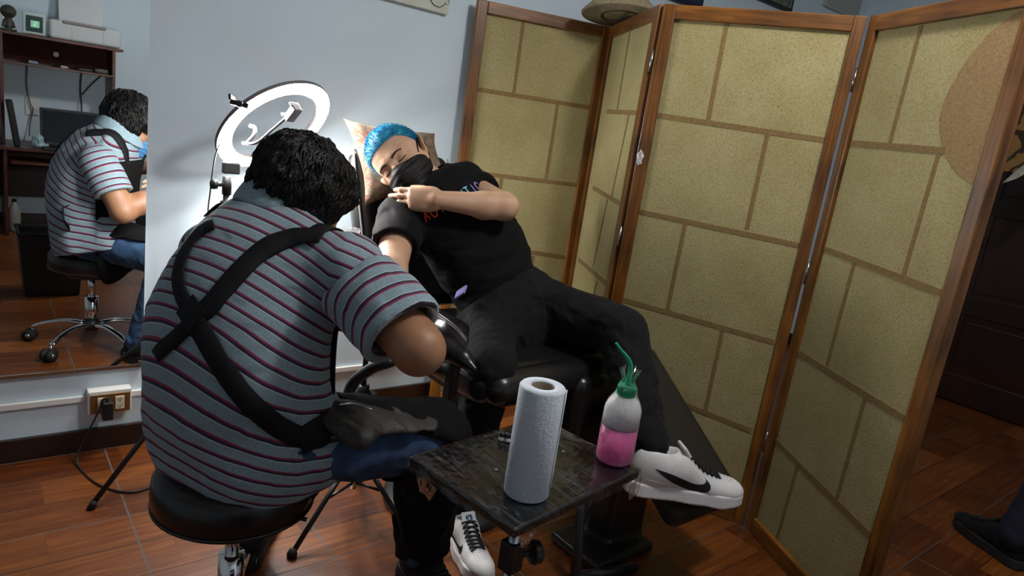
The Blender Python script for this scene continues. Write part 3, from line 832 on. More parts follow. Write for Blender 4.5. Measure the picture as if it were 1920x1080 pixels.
def hand_prims(w, D, S_, Nn, curl=(.3, .3, .3, .3), thumb=(.7, .25), sc=0.95, spread=.06, rr=1.0, fl=1.0):
    """w wrist, D to the fingertips, S_ towards the thumb, Nn the way the palm faces"""
    w = np.array(w, float); D = unit(D); S_ = np.array(S_, float); S_ -= D * np.dot(S_, D); S_ = unit(S_)
    N_ = np.cross(D, S_); N_ = N_ if np.dot(N_, Nn) > 0 else -N_
    P = []; nails = []
    Rm = np.stack([S_, D, N_], 1)
    P.append((rbox(w + D * .046 * sc, (.0375 * sc, .050 * sc, .0125 * sc), .0122 * sc, Rm), .012)); P.append((ell(w + D * .052 * sc - N_ * .005 * sc, (.030 * sc, .044 * sc, .014 * sc), Rm), .012))
    P.append((ell(w + D * .03 * sc + S_ * .022 * sc + N_ * .006 * sc, (.017 * sc, .030 * sc, .014 * sc), Rm), .012))
    P.append((ell(w + D * .04 * sc - S_ * .026 * sc + N_ * .004 * sc, (.014 * sc, .035 * sc, .013 * sc), Rm), .012))
    Ls = (.072 * fl, .080 * fl, .074 * fl, .058 * fl); off = (.029, .0098, -.0098, -.0285); fw = (.0, .004, .001, -.007)
    for i in range(4):
        b = w + D * (.088 + fw[i]) * sc + S_ * off[i] * sc
        ang = (1.5 - i) * spread
        d = unit(D * math.cos(ang) + S_ * math.sin(ang))
        r = (.0088, .0088, .0083, .0074)[i] * sc * rr
        cu = curl[i]; th = 0
        P.append((rcone(b - d * .03 * sc, b, r * .95, r * 1.05), .006))
        for j, (q, cc) in enumerate(((.46, .8), (.30, 1.15), (.24, .7))):
            th += cu * cc
            dd = d * math.cos(th) + N_ * math.sin(th)
            e = b + dd * Ls[i] * q * sc
            P.append((rcone(b, e, r * (1.06 - .06 * j), r * (.98 - .09 * j)), .0022))
            b = e
        nn = -N_ * math.cos(th) + d * math.sin(th)
        nails.append((b - dd * .002 + nn * r * .72, dd, nn, r))
    b = w + D * .022 * sc + S_ * .024 * sc + N_ * .004 * sc
    t1 = unit(D * .75 + S_ * math.sin(thumb[0]) + N_ * thumb[1])
    t2 = unit(D * 1.0 + S_ * math.sin(thumb[0]) * .45 + N_ * thumb[1] * 1.3)
    e = b + t1 * .045 * sc; P.append((rcone(b, e, .0135 * sc, .0105 * sc), .010))
    e2 = e + t2 * .034 * sc; P.append((rcone(e, e2, .0105 * sc, .0096 * sc), .003))
    e3 = e2 + unit(t2 + D * .3) * .024 * sc; P.append((rcone(e2, e3, .0096 * sc, .0078 * sc), .002))
    return P, nails
def bvh_of(o):
    from mathutils.bvhtree import BVHTree
    me = o.data; mw = W(o)
    return BVHTree.FromPolygons([mw @ v.co for v in me.vertices], [tuple(p.vertices) for p in me.polygons])
def on_surf(tree, p, d, lift=0.0):
    h = tree.ray_cast(Vector([float(x) for x in p]), Vector([float(x) for x in d]))
    if h[0] is None: return None, None
    n = np.array(h[1]); 
    if np.dot(n, d) > 0: n = -n
    return np.array(h[0]) + n * lift, n
def spread_on(tree, centre, dirs):
    return None
def tufts(name, pts, nrm, dirs, mats, parent, L, r, seg=4, curl=0.5, seed=0, n=3, bend=1.0, lay=None):
    """short curved hair locks as thin tapering tubes in one mesh"""
    rs = np.random.RandomState(seed)
    K = len(pts)
    L = np.broadcast_to(L, K) * rs.uniform(.65, 1.25, K)
    V = np.zeros((K, seg + 1, n, 3)); p = pts.copy(); d = nrm * .9 + dirs * .25 * (1 + 5 * (bend > .7)) + rs.normal(size=(K, 3)) * (.10 if bend > .7 else .18)
    d /= np.linalg.norm(d, axis=1)[:, None]
    side = np.cross(d, nrm if bend > .7 else rs.normal(size=(K, 3))); side /= np.linalg.norm(side, axis=1)[:, None]
    ph = rs.uniform(0, 6.28, K)
    if bend > .7: ph = sines(seed, .05, 5, 6.0)(pts) + rs.normal(size=K) * .35
    for i in range(seg + 1):
        up = np.cross(d, side); up /= np.linalg.norm(up, axis=1)[:, None]
        rad = r * (1 - (i / seg) ** 1.6 * .92)
        for j in range(n):
            a = 2 * PI * j / n
            V[:, i, j] = p + rad * (math.cos(a) * side + math.sin(a) * up)
        p = p + d * (L / seg)[:, None]
        if lay is not None:
            o_ = p - lay[1]; o_ /= np.linalg.norm(o_, axis=1)[:, None]
            p = p - o_ * ((lay[0](p) - .0015) * .85)[:, None]
        d = d + dirs * (bend / seg * 1.6) + curl * (np.cos(ph + i * 1.5)[:, None] * side + np.sin(ph + i * 1.5)[:, None] * up)
        d /= np.linalg.norm(d, axis=1)[:, None]
    base = (np.arange(K) * (seg + 1) * n)[:, None]
    q = []
    for i in range(seg):
        for j in range(n):
            q.append([i * n + j, i * n + (j + 1) % n, (i + 1) * n + (j + 1) % n, (i + 1) * n + j])
    Q = (base[:, :, None] + np.array(q)[None]).reshape(-1, 4)
    me = bpy.data.meshes.new(name); v = V.reshape(-1, 3)
    me.vertices.add(len(v)); me.vertices.foreach_set('co', v.astype(np.float32).ravel())
    me.loops.add(len(Q) * 4); me.loops.foreach_set('vertex_index', Q.astype(np.int32).ravel())
    me.polygons.add(len(Q)); me.polygons.foreach_set('loop_start', np.arange(0, len(Q) * 4, 4, dtype=np.int32))
    me.polygons.foreach_set('loop_total', np.full(len(Q), 4, np.int32)); me.polygons.foreach_set('use_smooth', np.ones(len(Q), bool))
    me.update(calc_edges=True)
    return link(name, me, mats, parent)
def surf_samples(o, K, seed, keep=None):
    me = o.data; mw = W(o); rs = np.random.RandomState(seed)
    co = np.empty(len(me.vertices) * 3, np.float32); me.vertices.foreach_get('co', co); co = co.reshape(-1, 3).astype(float)
    mwn = np.array(mw); co = co @ mwn[:3, :3].T + mwn[:3, 3]
    no = np.empty(len(me.vertices) * 3, np.float32); me.vertices.foreach_get('normal', no); no = no.reshape(-1, 3).astype(float) @ mwn[:3, :3].T
    idx = rs.permutation(len(co))
    if keep is not None: idx = idx[keep(co[idx], no[idx])]
    idx = idx[:K]
    return co[idx] + rs.normal(size=(len(idx), 3)) * .0008, no[idx]

# shoe in local space: y to the toe, z up, x to the side; built once, used with a matrix
def shoe(name_parent, pos, R, mats, sc=1.0, side=1, swoosh_sides=(1, -1), laces=True):
    """mats: upper, sole, lace, mark"""
    def T(o):
        o.parent = name_parent
        mm = Matrix([[R[i][j] * sc for j in range(3)] + [pos[i]] for i in range(3)] + [[0, 0, 0, 1]])
        o.data.transform(W(name_parent).inverted() @ mm)
        return o
    def rc2(a, b2, ra, rb):
        a = np.array(a, float); b2 = np.array(b2, float); L_ = np.linalg.norm(b2 - a); d_ = (b2 - a) / L_
        def fn(p):
            q = p[..., :2] - a; t_ = np.clip((q * d_).sum(-1) / L_, 0, 1); q = q - t_[..., None] * (L_ * d_)
            fl_ = .10 * np.maximum(.03 - p[..., 2], 0)
            return np.sqrt((q * q).sum(-1)) - (ra + (rb - ra) * t_) - fl_
        return fn
    so = Fld().u(rc2((0, -.108), (side * .004, .02), .035, .037)).u(rc2((side * .004, .02), (0, .085), .037, .043), .03)
    so.u(rc2((0, .085), (side * -.006, .118), .043, .034), .02)
    so.cut(lambda p: p[..., 2] - .032 - .25 * np.maximum(p[..., 1] - .11, 0) * 0, .004).cut(lambda p: -p[..., 2] + np.maximum(p[..., 1] - .09, 0) * .16, .003)
    so.disp(lambda p: .0007 * np.sin(p[..., 1] * 900) * (p[..., 2] < .014))
    so.bb0 = (A3(-.05, -.15, -.002), A3(.05, .165, .04))
    T(solid('sole', so, mats[1], None, h=.0028, smooth=0))
    up = Fld().u(ell((0, -.092, .055), (.036, .048, .062)))
    up.u(rcone((0, -.085, .085), (0, -.03, .080), .032, .033), .03)
    up.u(rcone((0, -.055, .060), (side * .002, .055, .036), .037, .034), .03)
    up.u(rcone((0, -.02, .074), (0, .045, .048), .029, .022), .03)
    up.u(ell((side * -.001, .082, .034), (.041, .060, .027)), .025)
    up.u(ell((side * -.004, .112, .032), (.034, .040, .021)), .02)
    up.sub(ell((0, -.082, .142), (.026, .050, .060)), .006)
    up.cut(half((0, 0, .026), (0, 0, -1)), .002)
    up.bb0 = (A3(-.055, -.15, .02), A3(.055, .165, .125))
    u_ = T(solid('upper', up, mats[0], None, h=.0028))
    tg = Fld().u(rbox((0, -.012, .108), (.023, .006, .034), .006, Rx(.55))).bb0
    tf = Fld().u(rbox((0, -.010, .106), (.024, .005, .032), .005, Rx(.75)))
    T(solid('tongue', tf, mats[0], None, h=.003))
    tree = None
    from mathutils.bvhtree import BVHTree
    me = u_.data
    inv = (W(name_parent).inverted() @ Matrix([[R[i][j] * sc for j in range(3)] + [pos[i]] for i in range(3)] + [[0, 0, 0, 1]])).inverted()
    tree = BVHTree.FromPolygons([inv @ v.co for v in me.vertices], [tuple(p.vertices) for p in me.polygons])
    if laces:
        k = MB()
        for i in range(7):
            y = -.010 + i * .0125
            for s in (-1, 1):
                pts = []
                for t in np.linspace(0, 1, 6):
                    x = s * (.024 - .046 * t); yy = y + .011 * t
                    q, n_ = on_surf(tree, (x, yy, .2), (0, 0, -1), .0015 + (.0015 if s > 0 else 0))
                    if q is not None: pts.append(q)
                if len(pts) > 2: k.tube(pts, .0036, 6, flat=.6)
        for s in (-1, 1):
            k.tube(spline([(0, -.014, .092), (s * .018, -.016, .102), (s * .026, -.006, .092), (s * .008, -.010, .090)], 5), .0022, 6)
            k.tube(spline([(0, -.014, .092), (s * .014, .006, .088), (s * .024, .020, .070)], 5), .0022, 6)
        T(k.build('laces', mats[2]))
    for s in swoosh_sides:
        outer = spline([(.034, .066, 0), (.047, .054, 0), (.048, .042, 0), (.036, .033, 0), (.010, .031, 0), (-.030, .043, 0), (-.062, .057, 0), (-.098, .078, 0)], 5)
        inner = spline([(.034, .066, 0), (.036, .060, 0), (.032, .055, 0), (.021, .052, 0), (.003, .053, 0), (-.030, .064, 0), (-.062, .073, 0), (-.098, .079, 0)], 5)
        v = []; f = []
        for a, b2 in zip(outer, inner):
            for e in (0, .33, .67, 1):
                y, z = a[0] * (1 - e) + b2[0] * e, a[1] * (1 - e) + b2[1] * e
                q, n_ = on_surf(tree, (s * .2, y, z), (-s, 0, 0), .0009)
                if q is None: q = np.array((s * .03, y, z))
                v.append(q)
        for i in range(len(outer) - 1):
            for j in range(3): f.append((i * 4 + j, i * 4 + j + 1, i * 4 + 5 + j, i * 4 + 4 + j))
        T(MB().add(v, f, smooth=True).build('side_mark', mats[3]))
    for s in (-1, 1):
        for ln in ([(-.052, .050), (-.058, .075), (-.050, .098)], [(.052, .030), (.040, .052), (.022, .066), (.006, .080)], [(-.11, .046), (-.06, .044), (-.01, .040), (.05, .030)]):
            pp = []
            for q in spline([(a, b2, 0) for a, b2 in ln], 5):
                r_, n_ = on_surf(tree, (s * .2, q[0], q[1]), (-s, 0, 0), -.0003)
                if r_ is not None: pp.append(r_)
            if len(pp) > 4: T(MB().tube(pp, .0011, 5).build('panel_seam', mats[0]))
    # stitched toe perforations
    k = MB()
    for i in range(-2, 3):
        for j in range(4):
            q, n_ = on_surf(tree, (i * .0085, .088 + j * .009 - abs(i) * .002, .2), (0, 0, -1), .0002)
            if q is not None: k.cyl(q, q + A3(0, 0, .0004), .0012, n=6)
    T(k.build('perforations', mats[2]))
    return u_

def shirt_material(name):
    m, nt, b = new_mat(name)
    L = nt.links.new
    at_ = N(nt, 'ShaderNodeAttribute', attribute_name='stripe')
    def mth(op, a, b_=None):
        n = N(nt, 'ShaderNodeMath', operation=op)
        for i, v in enumerate((a, b_)):
            if v is None: continue
            if isinstance(v, (int, float)): n.inputs[i].default_value = v
            else: L(v, n.inputs[i])
        return n.outputs[0]
    fr = mth('FRACT', mth('DIVIDE', at_.outputs['Fac'], 0.0285))
    tc = N(nt, 'ShaderNodeTexCoord')
    ns = N(nt, 'ShaderNodeTexNoise'); ns.inputs['Scale'].default_value = 420; ns.inputs['Detail'].default_value = 2
    L(tc.outputs['Object'], ns.inputs['Vector'])
    r0 = ramp(nt, ns.outputs['Fac'], [(0.35, (0.19, 0.275, 0.325)), (0.65, (0.29, 0.385, 0.435))])
    rp = ramp(nt, fr, [(0.0, (0.020, 0.018, 0.038)), (0.155, (0.020, 0.018, 0.038)), (0.16, (0.28, 0.022, 0.075)), (0.275, (0.28, 0.022, 0.075)), (0.28, (1, 1, 1))], 'CONSTANT')
    msk = mth('GREATER_THAN', fr, 0.28)
    mx = N(nt, 'ShaderNodeMixRGB'); L(msk, mx.inputs[0]); L(rp.outputs[0], mx.inputs[1]); L(r0.outputs[0], mx.inputs[2])
    pale = mth('MULTIPLY', mth('GREATER_THAN', fr, 0.925), mth('LESS_THAN', fr, 0.980))
    mx2 = N(nt, 'ShaderNodeMixRGB'); L(pale, mx2.inputs[0]); L(mx.outputs[0], mx2.inputs[1]); mx2.inputs[2].default_value = (0.46, 0.54, 0.58, 1)
    L(mx2.outputs[0], b.inputs['Base Color'])
    b.inputs['Roughness'].default_value = 0.9; b.inputs['Sheen Weight'].default_value = 0.1
    bp = N(nt, 'ShaderNodeBump'); bp.inputs['Strength'].default_value = 0.25; bp.inputs['Distance'].default_value = 0.001
    L(ns.outputs['Fac'], bp.inputs['Height']); L(bp.outputs[0], b.inputs['Normal'])
    return m
def set_stripe(o, fn):
    me = o.data; mw = np.array(W(o))
    co = np.empty(len(me.vertices) * 3, np.float32); me.vertices.foreach_get('co', co)
    co = co.reshape(-1, 3).astype(float) @ mw[:3, :3].T + mw[:3, 3]
    at_ = me.attributes.new('stripe', 'FLOAT', 'POINT')
    at_.data.foreach_set('value', fn(co).astype(np.float32))
def along(pts):
    """arc-length coordinate of the nearest point of a polyline, with straight extension at the ends"""
    P = [np.array(p, float) for p in pts]
    L = [0]
    for i in range(len(P) - 1): L.append(L[-1] + np.linalg.norm(P[i + 1] - P[i]))
    def fn(p):
        best = None
        for i in range(len(P) - 1):
            d = P[i + 1] - P[i]; l = np.linalg.norm(d); d = d / l
            t = _dot(p - P[i], d)
            tc_ = t if len(P) == 2 else (np.minimum(t, l) if i == 0 else (np.maximum(t, 0) if i == len(P) - 2 else np.clip(t, 0, l)))
            q = p - P[i] - np.clip(t, 0, l)[..., None] * d
            dd = (q * q).sum(-1); w_ = np.exp(-dd / .012)
            s_ = L[i] + tc_
            best = (w_, w_ * s_) if best is None else (best[0] + w_, best[1] + w_ * s_)
        return best[1] / np.maximum(best[0], 1e-30)
    return fn
def skin_material(name, col, lip=None):
    m, nt, b = new_mat(name)
    L = nt.links.new
    tc = N(nt, 'ShaderNodeTexCoord')
    n = N(nt, 'ShaderNodeTexNoise'); n.inputs['Scale'].default_value = 22; n.inputs['Detail'].default_value = 5
    L(tc.outputs['Object'], n.inputs['Vector'])
    r = ramp(nt, n.outputs['Fac'], [(0.3, (col[0] * .88, col[1] * .78, col[2] * .72)), (0.7, (col[0] * 1.05, col[1] * 1.06, col[2] * 1.06))])
    L(r.outputs[0], b.inputs['Base Color'])
    b.inputs['Roughness'].default_value = 0.5; b.inputs['Subsurface Weight'].default_value = 0.12
    b.inputs['Subsurface Radius'].default_value = (0.010, 0.004, 0.002); b.inputs['Subsurface Scale'].default_value = 1.0
    n2 = N(nt, 'ShaderNodeTexNoise'); n2.inputs['Scale'].default_value = 500; n2.inputs['Detail'].default_value = 2
    L(tc.outputs['Object'], n2.inputs['Vector'])
    bp = N(nt, 'ShaderNodeBump'); bp.inputs['Strength'].default_value = 0.15; bp.inputs['Distance'].default_value = 0.001
    L(n2.outputs['Fac'], bp.inputs['Height']); L(bp.outputs[0], b.inputs['Normal'])
    return m
M['skin_a'] = skin_material('skin_client', (0.68, 0.43, 0.29))
M['skin_b'] = skin_material('skin_artist', (0.36, 0.18, 0.10))
M['black_cotton'] = mat('black_cotton', (0.0055, 0.005, 0.006), 0.9, sheen=.02, bump=.2, bscale=500, spec=.2)
M['black_twill'] = mat('black_twill', (0.0075, 0.0075, 0.009), 0.85, sheen=.03, bump=.25, bscale=600, spec=.25)
M['jeans'] = mat('jeans', (0.032, 0.070, 0.150), 0.85, noise=.45, nscale=25, bump=.3, bscale=700)
M['strap'] = mat('strap_web', (0.006, 0.006, 0.008), 0.7, bump=.3, bscale=600, spec=.3)
M['shoe_white'] = mat('shoe_white', (0.72, 0.71, 0.72), 0.5, noise=.04, nscale=40)
M['shoe_sole'] = mat('shoe_sole', (0.70, 0.68, 0.70), 0.55)
M['black_lace'] = mat('black_lace', (0.008, 0.008, 0.009), 0.8)
# ================================================================ CLIENT (reclining on the chair)
def C(px, py, d): return at(px, py, d)
cl_neck = C(822, 352, 2.13); cl_chest = C(850, 405, 2.12); cl_mid = C(893, 462, 2.13); cl_pel = C(948, 572, 2.14)
cl_shR = C(752, 412, 2.00); cl_elR = C(732, 508, 1.80); cl_wrR = C(668, 548, 1.66)
cl_shL = C(872, 350, 2.20); cl_elL = C(946, 387, 1.99); cl_wrL = C(818, 374, 1.92)
cl_hipR = C(912, 590, 2.12); cl_knR = C(925, 692, 1.83); cl_anR = A3(1.118, 1.435, .10)
cl_hipL = C(1000, 566, 2.2); cl_knL = C(1165, 622, 1.95); cl_anL = C(1212, 845, 1.83)
cl_N = unit((0.0, -.81, .584))                # the way the chest faces
cl_ax = unit(cl_pel - cl_neck)
cl = thing('person', 'person with short blue hair and black mask lying back on the treatment chair', 'person', cl_pel - A3(0, 0, .1))
# head
cf = RM @ A3(-.17, -.30, .94); cu = RM @ A3(-.73, .66, .17)
cl_RH = axes_fu(cf, cu); cl_HC = C(756, 303, 2.09); HS = 1.0
head = head_local()
def hp(x, y, z): return cl_HC + cl_RH @ (A3(x, y, z) * HS)
b = Fld()
b.u(rcone(cl_chest, cl_mid, .125, .115, (cl_N, .72)))
b.u(rcone(cl_mid, cl_pel, .108, .112, (cl_N, .74)), .06)
b.u(rcone(cl_shR, cl_shL, .062, .062), .06)
b.u(rcone(cl_neck + A3(.01, 0, -.02), hp(0, -.02, -.05), .056, .050), .03)
b.u(rcone(cl_shR, cl_elR, .052, .042), .03).u(rcone(cl_elR, cl_wrR, .042, .027), .02)
b.u(rcone(cl_shL, cl_elL, .049, .038), .03)
m1 = cl_elL + (cl_wrL - cl_elL) * .3 + A3(0, 0, -.003)
b.u(rcone(cl_elL, m1, .036, .038), .025).u(rcone(m1, cl_wrL, .038, .0245), .02)
for h_, k_, a_ in ((cl_hipR, cl_knR, cl_anR), (cl_hipL, cl_knL, cl_anL)):
    b.u(rcone(h_, k_, .078, .052), .04).u(rcone(k_, a_, .050, .036), .02)
    b.u(rcone(a_, a_ + A3(0, -.05, -.05), .035, .03), .02)
b.u(xf(head, cl_HC, cl_RH, HS), .012)
hd = unit(C(722, 372, 1.945) - cl_wrL)
P, nl = hand_prims(cl_wrL - hd * .004, hd, RM @ A3(0, 1, .1), C(760, 400, 2.2) - cl_wrL, curl=(.36, .30, .26, .12), thumb=(.25, .55), sc=.88, spread=.010, rr=1.0, fl=1.22)
for fn, k in P: b.u(fn, k)
rd = unit(cl_wrR - cl_elR)
P, _ = hand_prims(cl_wrR, rd, RM @ A3(0, 1, 0), A3(0, 0, -1), curl=(.5, .5, .5, .5), sc=.93)
for fn, k in P: b.u(fn, k)
b.bb0 = (b.bb[0] - .005, b.bb[1] + .005)
cl_body = solid('body', b, M['skin_a'], cl, h=.0036, coarse=8)
m_nail = mat('nails', (.70, .45, .36), .3)
for (p_, d_, n_, r_) in nl:
    pass

# T-shirt
def folds(seed, s, amp, R=None, st=(1, 1, 1)):
    return sines(seed, s, 5, amp, st, R)
Rc = np.stack([unit(np.cross(cl_N, cl_ax)), cl_ax, cl_N], 1)
t = Fld()
t.u(rcone(cl_chest + cl_N * .005, cl_mid, .160, .152, (cl_N, .70)))
t.u(rcone(cl_mid, cl_pel - cl_ax * .02, .152, .146, (cl_N, .76)), .07)
t.u(rcone(cl_shR + A3(.015, 0, 0), cl_shL + A3(-.01, 0, 0), .074, .074), .07)
t.u(rcone(cl_neck + A3(.03, 0, -.03), cl_chest, .07, .10), .05)
t.disp(folds(5, .13, .007, Rc, (.4, 1.8, .8)))
t.disp(folds(8, .05, .0032, Rc, (.4, 1.8, .8)))
neck_dir = unit(hp(0, -.02, -.05) - cl_neck)
t.sub(rcone(cl_neck + cl_N * .015 - neck_dir * .035, cl_neck + neck_dir * .12, .060, .062), .004)
sR = cl_shR + (cl_elR - cl_shR) * .60
sL = cl_shL + (cl_elL - cl_shL) * .42
def sleeve(a, e, ra, rb, el, seed, rin):
    d = unit(e - a)
    s = Fld().u(rcone(a, e + d * .03, ra, rb)).disp(folds(seed, .05, .0035)).disp(folds(seed + 1, .12, .004))
    s.cut(half(e, d), .004)
    s.sub(rcone(a + d * .06, e + d * .1, rin, rin), .002)
    return s
sf1 = sleeve(cl_shR, sR, .072, .066, cl_elR, 21, .054)
sf2 = sleeve(cl_shL, sL, .070, .066, cl_elL, 31, .053)
sf1.bb0 = (cl_shR - .12, cl_shR + .12); sf2.bb0 = (cl_shL - .12, cl_shL + .12)
for z_ in (sf1, sf2):
    z_.bb0 = (z_.bb0[0] - .08, z_.bb0[1] + .08)
t.u(sf1, .02).u(sf2, .02)
t.sub(rcone(sR - unit(cl_elR - cl_shR) * .05, sR + unit(cl_elR - cl_shR) * .08, .053, .053), .002)
hem = cl_pel - cl_ax * .015
t.cut(half(cl_pel + cl_ax * .012, cl_ax + .25 * cl_N), .008)
t.bb0 = (np.minimum(t.bb[0], cl_shR - .12), np.maximum(t.bb[1], cl_shL + .12))
cl_shirt = solid('t_shirt', t, M['black_cotton'], cl, h=.0042, coarse=7)
# neckband
nb = MB()
ring_c = cl_neck + neck_dir * .012 + cl_N * .012
Fx = frame_from(neck_dir)
nb.lathe([(.058, -.006), (.064, -.006), (.066, 0), (.063, .007), (.057, .007)], ring_c, Fx, 32, closed=True)
nb.build('neckband', M['black_cotton'], cl_shirt)

# printed letters on the chest: strokes laid on the cloth
tree = bvh_of(cl_shirt)
GL = {'A': [[(0, 0), (.5, 1), (1, 0)], [(.2, .38), (.8, .38)]], 'U': [[(0, 1), (0, .3), (.25, 0), (.75, 0), (1, .3), (1, 1)]],
      'T': [[(0, 1), (1, 1)], [(.5, 1), (.5, 0)]], 'H': [[(0, 0), (0, 1)], [(1, 0), (1, 1)], [(0, .5), (1, .5)]],
      'E': [[(1, 1), (0, 1), (0, 0), (1, 0)], [(0, .5), (.8, .5)]], 'N': [[(0, 0), (0, 1), (1, 0), (1, 1)]],
      'I': [[(.5, 0), (.5, 1)]], 'C': [[(1, .8), (.75, 1), (.25, 1), (0, .7), (0, .3), (.25, 0), (.75, 0), (1, .2)]]}
word = 'AUTHENTIC'
cols = [(.95, .05, .02), (.95, .08, .03), (.98, .45, .05), (.7, .6, .05), (.2, .6, .1), (.1, .55, .5), (.3, .72, .95), (.3, .35, .8), (.55, .3, .85)]
pA = C(800, 412, 2.0); pC = C(893, 340, 2.1)
base_a = np.array([803., 414.]); base_b = np.array([903., 357.])
dirx = (base_b - base_a) / np.linalg.norm(base_b - base_a)
step = np.linalg.norm(base_b - base_a) / (len(word) - 1) * .98
# letter grid lives in the plane of the chest; rays run along the chest normal
def chest_pt(px, py): 
    r = RM @ np.array([px - 960.0, -(py - 540.0), -F_PX]); t_ = np.dot(cl_chest + cl_N * .2 - CAM, cl_N) / np.dot(r, cl_N); return CAM + t_ * r
o0 = chest_pt(*base_a)
q0, _n = on_surf(tree, CAM, at(803, 414, 2) - CAM); q1, _n = on_surf(tree, CAM, at(903, 357, 2) - CAM)
if q0 is None or q1 is None: q0, q1 = pA, pC
ux = q1 - q0; ux -= cl_N * np.dot(ux, cl_N); Lw = np.linalg.norm(ux); ux /= Lw
uy = np.cross(cl_N, ux); 
if np.dot(uy, RM @ A3(-.3, 1, 0)) < 0: uy = -uy
stp = Lw / (len(word) - 1); lw2 = stp * .66; lh = stp * 1.25
for i, ch in enumerate(word):
    k = MB()
    for st_ in GL[ch]:
        dense = []
        for j in range(len(st_) - 1):
            for e in np.linspace(0, 1, 6)[:-1 if j < len(st_) - 2 else None]:
                dense.append(np.array(st_[j]) * (1 - e) + np.array(st_[j + 1]) * e)
        pts = []; nn = []
        for (gx, gy) in dense:
            p = q0 + ux * (i * stp + (gx - .5) * lw2) + uy * ((gy) * lh)
            q, n_ = on_surf(tree, p + cl_N * .25, -cl_N, .0006)
            if q is not None: pts.append(q); nn.append(n_)
        if len(pts) > 1: k.ribbon(pts, nn, lw2 * .26, .0006)
    if k.v: k.build('printed_letter', mat('print_%d' % i, cols[i], .6), cl_shirt)['label'] = 'printed letter ' + ch

# trousers
p_ = Fld()
p_.u(rcone(cl_pel - cl_ax * .05, cl_pel + cl_ax * .05, .143, .148, (cl_N, .84)))
def leg(a, k_, e, ra, rk, re):
    p_.u(rcone(a, k_, ra, rk), .05)
    p_.u(rcone(k_, e, rk, re), .03)
leg(cl_hipR, cl_knR + A3(0, .01, .0), cl_anR + A3(0, 0, .03), .090, .066, .056)
leg(cl_hipL, cl_knL, cl_anL + A3(0, 0, .03), .092, .070, .058)
p_.disp(folds(41, .12, .0058)).disp(folds(42, .05, .0034)).disp(folds(43, .028, .0018))
p_.cut(half(cl_pel - cl_ax * .055 + cl_N * .0, -cl_ax - .1 * cl_N), .006)
ankd = unit(cl_anR - cl_knR); p_.cut(half(cl_anR + ankd * .0, ankd - A3(0, 0, .0)), .004) if False else None
cutR = half(cl_anR + A3(0, 0, -.015), (0, 0, -1))
cutL = half(cl_anL + A3(0, 0, -.005), (0, 0, -1))
def cuts(p):
    a = cutR(p); c = cutL(p)
    near = p[..., 0] > 1.27
    return np.where(near, c, a)
p_.cut(cuts, .003)
cl_tr = solid('trousers', p_, M['black_twill'], cl, h=.0044, coarse=7)
tree = bvh_of(cl_tr)
def seam(name, pix, m_, parent, tr_, r=.0009, lift=.0004):
    pts = []
    for q in spline([(a, b_, 0) for a, b_ in pix], 8):
        s_, n_ = on_surf(tr_, CAM, at(q[0], q[1], 2) - CAM, lift)
        if s_ is not None and (not pts or np.linalg.norm(s_ - pts[-1]) < .08): pts.append(s_)
    if len(pts) > 3: return MB().tube(pts, r, 5).build(name, m_, parent)
m_st = mat('stitching', (.035, .034, .038), .7)
seam('seam_stitch', [(873, 512), (866, 540), (868, 570), (885, 610)], m_st, cl_tr, tree)
seam('seam_stitch', [(1000, 517), (1018, 560), (1022, 600), (1012, 640)], m_st, cl_tr, tree)
seam('seam_stitch', [(886, 512), (930, 520), (990, 517)], m_st, cl_tr, tree)
# socks
for a_, f_ in ((cl_anR, A3(0, 0, -1)), (cl_anL, A3(0, 0, -1))):
    s_ = Fld().u(rcone(a_ + A3(0, 0, .05), a_ + A3(0, 0, -.035), .041, .037))
    solid('sock', s_, M['black_lace'], cl, h=.004)
# mask
mk = Fld()
mk.u(ell((0, .050, -.048), (.060, .060, .060))).u(rcone((0, .085, .006), (0, .106, -.036), .012, .016), .03).u(ell((0, .078, -.090), (.030, .030, .024)), .03)
for s in (-1, 1): mk.u(rcone((s * .045, .040, -.035), (s * .050, .030, -.060), .026, .022), .03)
mk.disp(lambda p: .0011 * np.sin(p[..., 2] * 330))
mk.cut(lambda p: p[..., 2] - (-.010 + .30 * (p[..., 1] - .10)) + .06 * np.abs(p[..., 0]), .003)
mk.cut(lambda p: .012 - p[..., 1], .003)
mk.cut(lambda p: -(p[..., 2] + .108), .003)
msk = Fld().u(xf(mk, cl_HC, cl_RH, HS))
msk.bb0 = (cl_HC - .14, cl_HC + .14)
cl_mask = solid('face_mask', msk, mat('mask_black', (.009, .007, .008), .6, sheen=.0, spec=.35, bump=.2, bscale=400), cl, h=.0026)
for s in (-1, 1):
    MB().tube(spline([hp(s * .066, .030, -.020), hp(s * .076, .008, .004), hp(s * .0815, -.014, .018), hp(s * .083, -.028, -.005), hp(s * .076, -.016, -.032), hp(s * .066, .018, -.066)], 5), .0017, 6).build('ear_loop', M['black_cotton'], cl_mask)
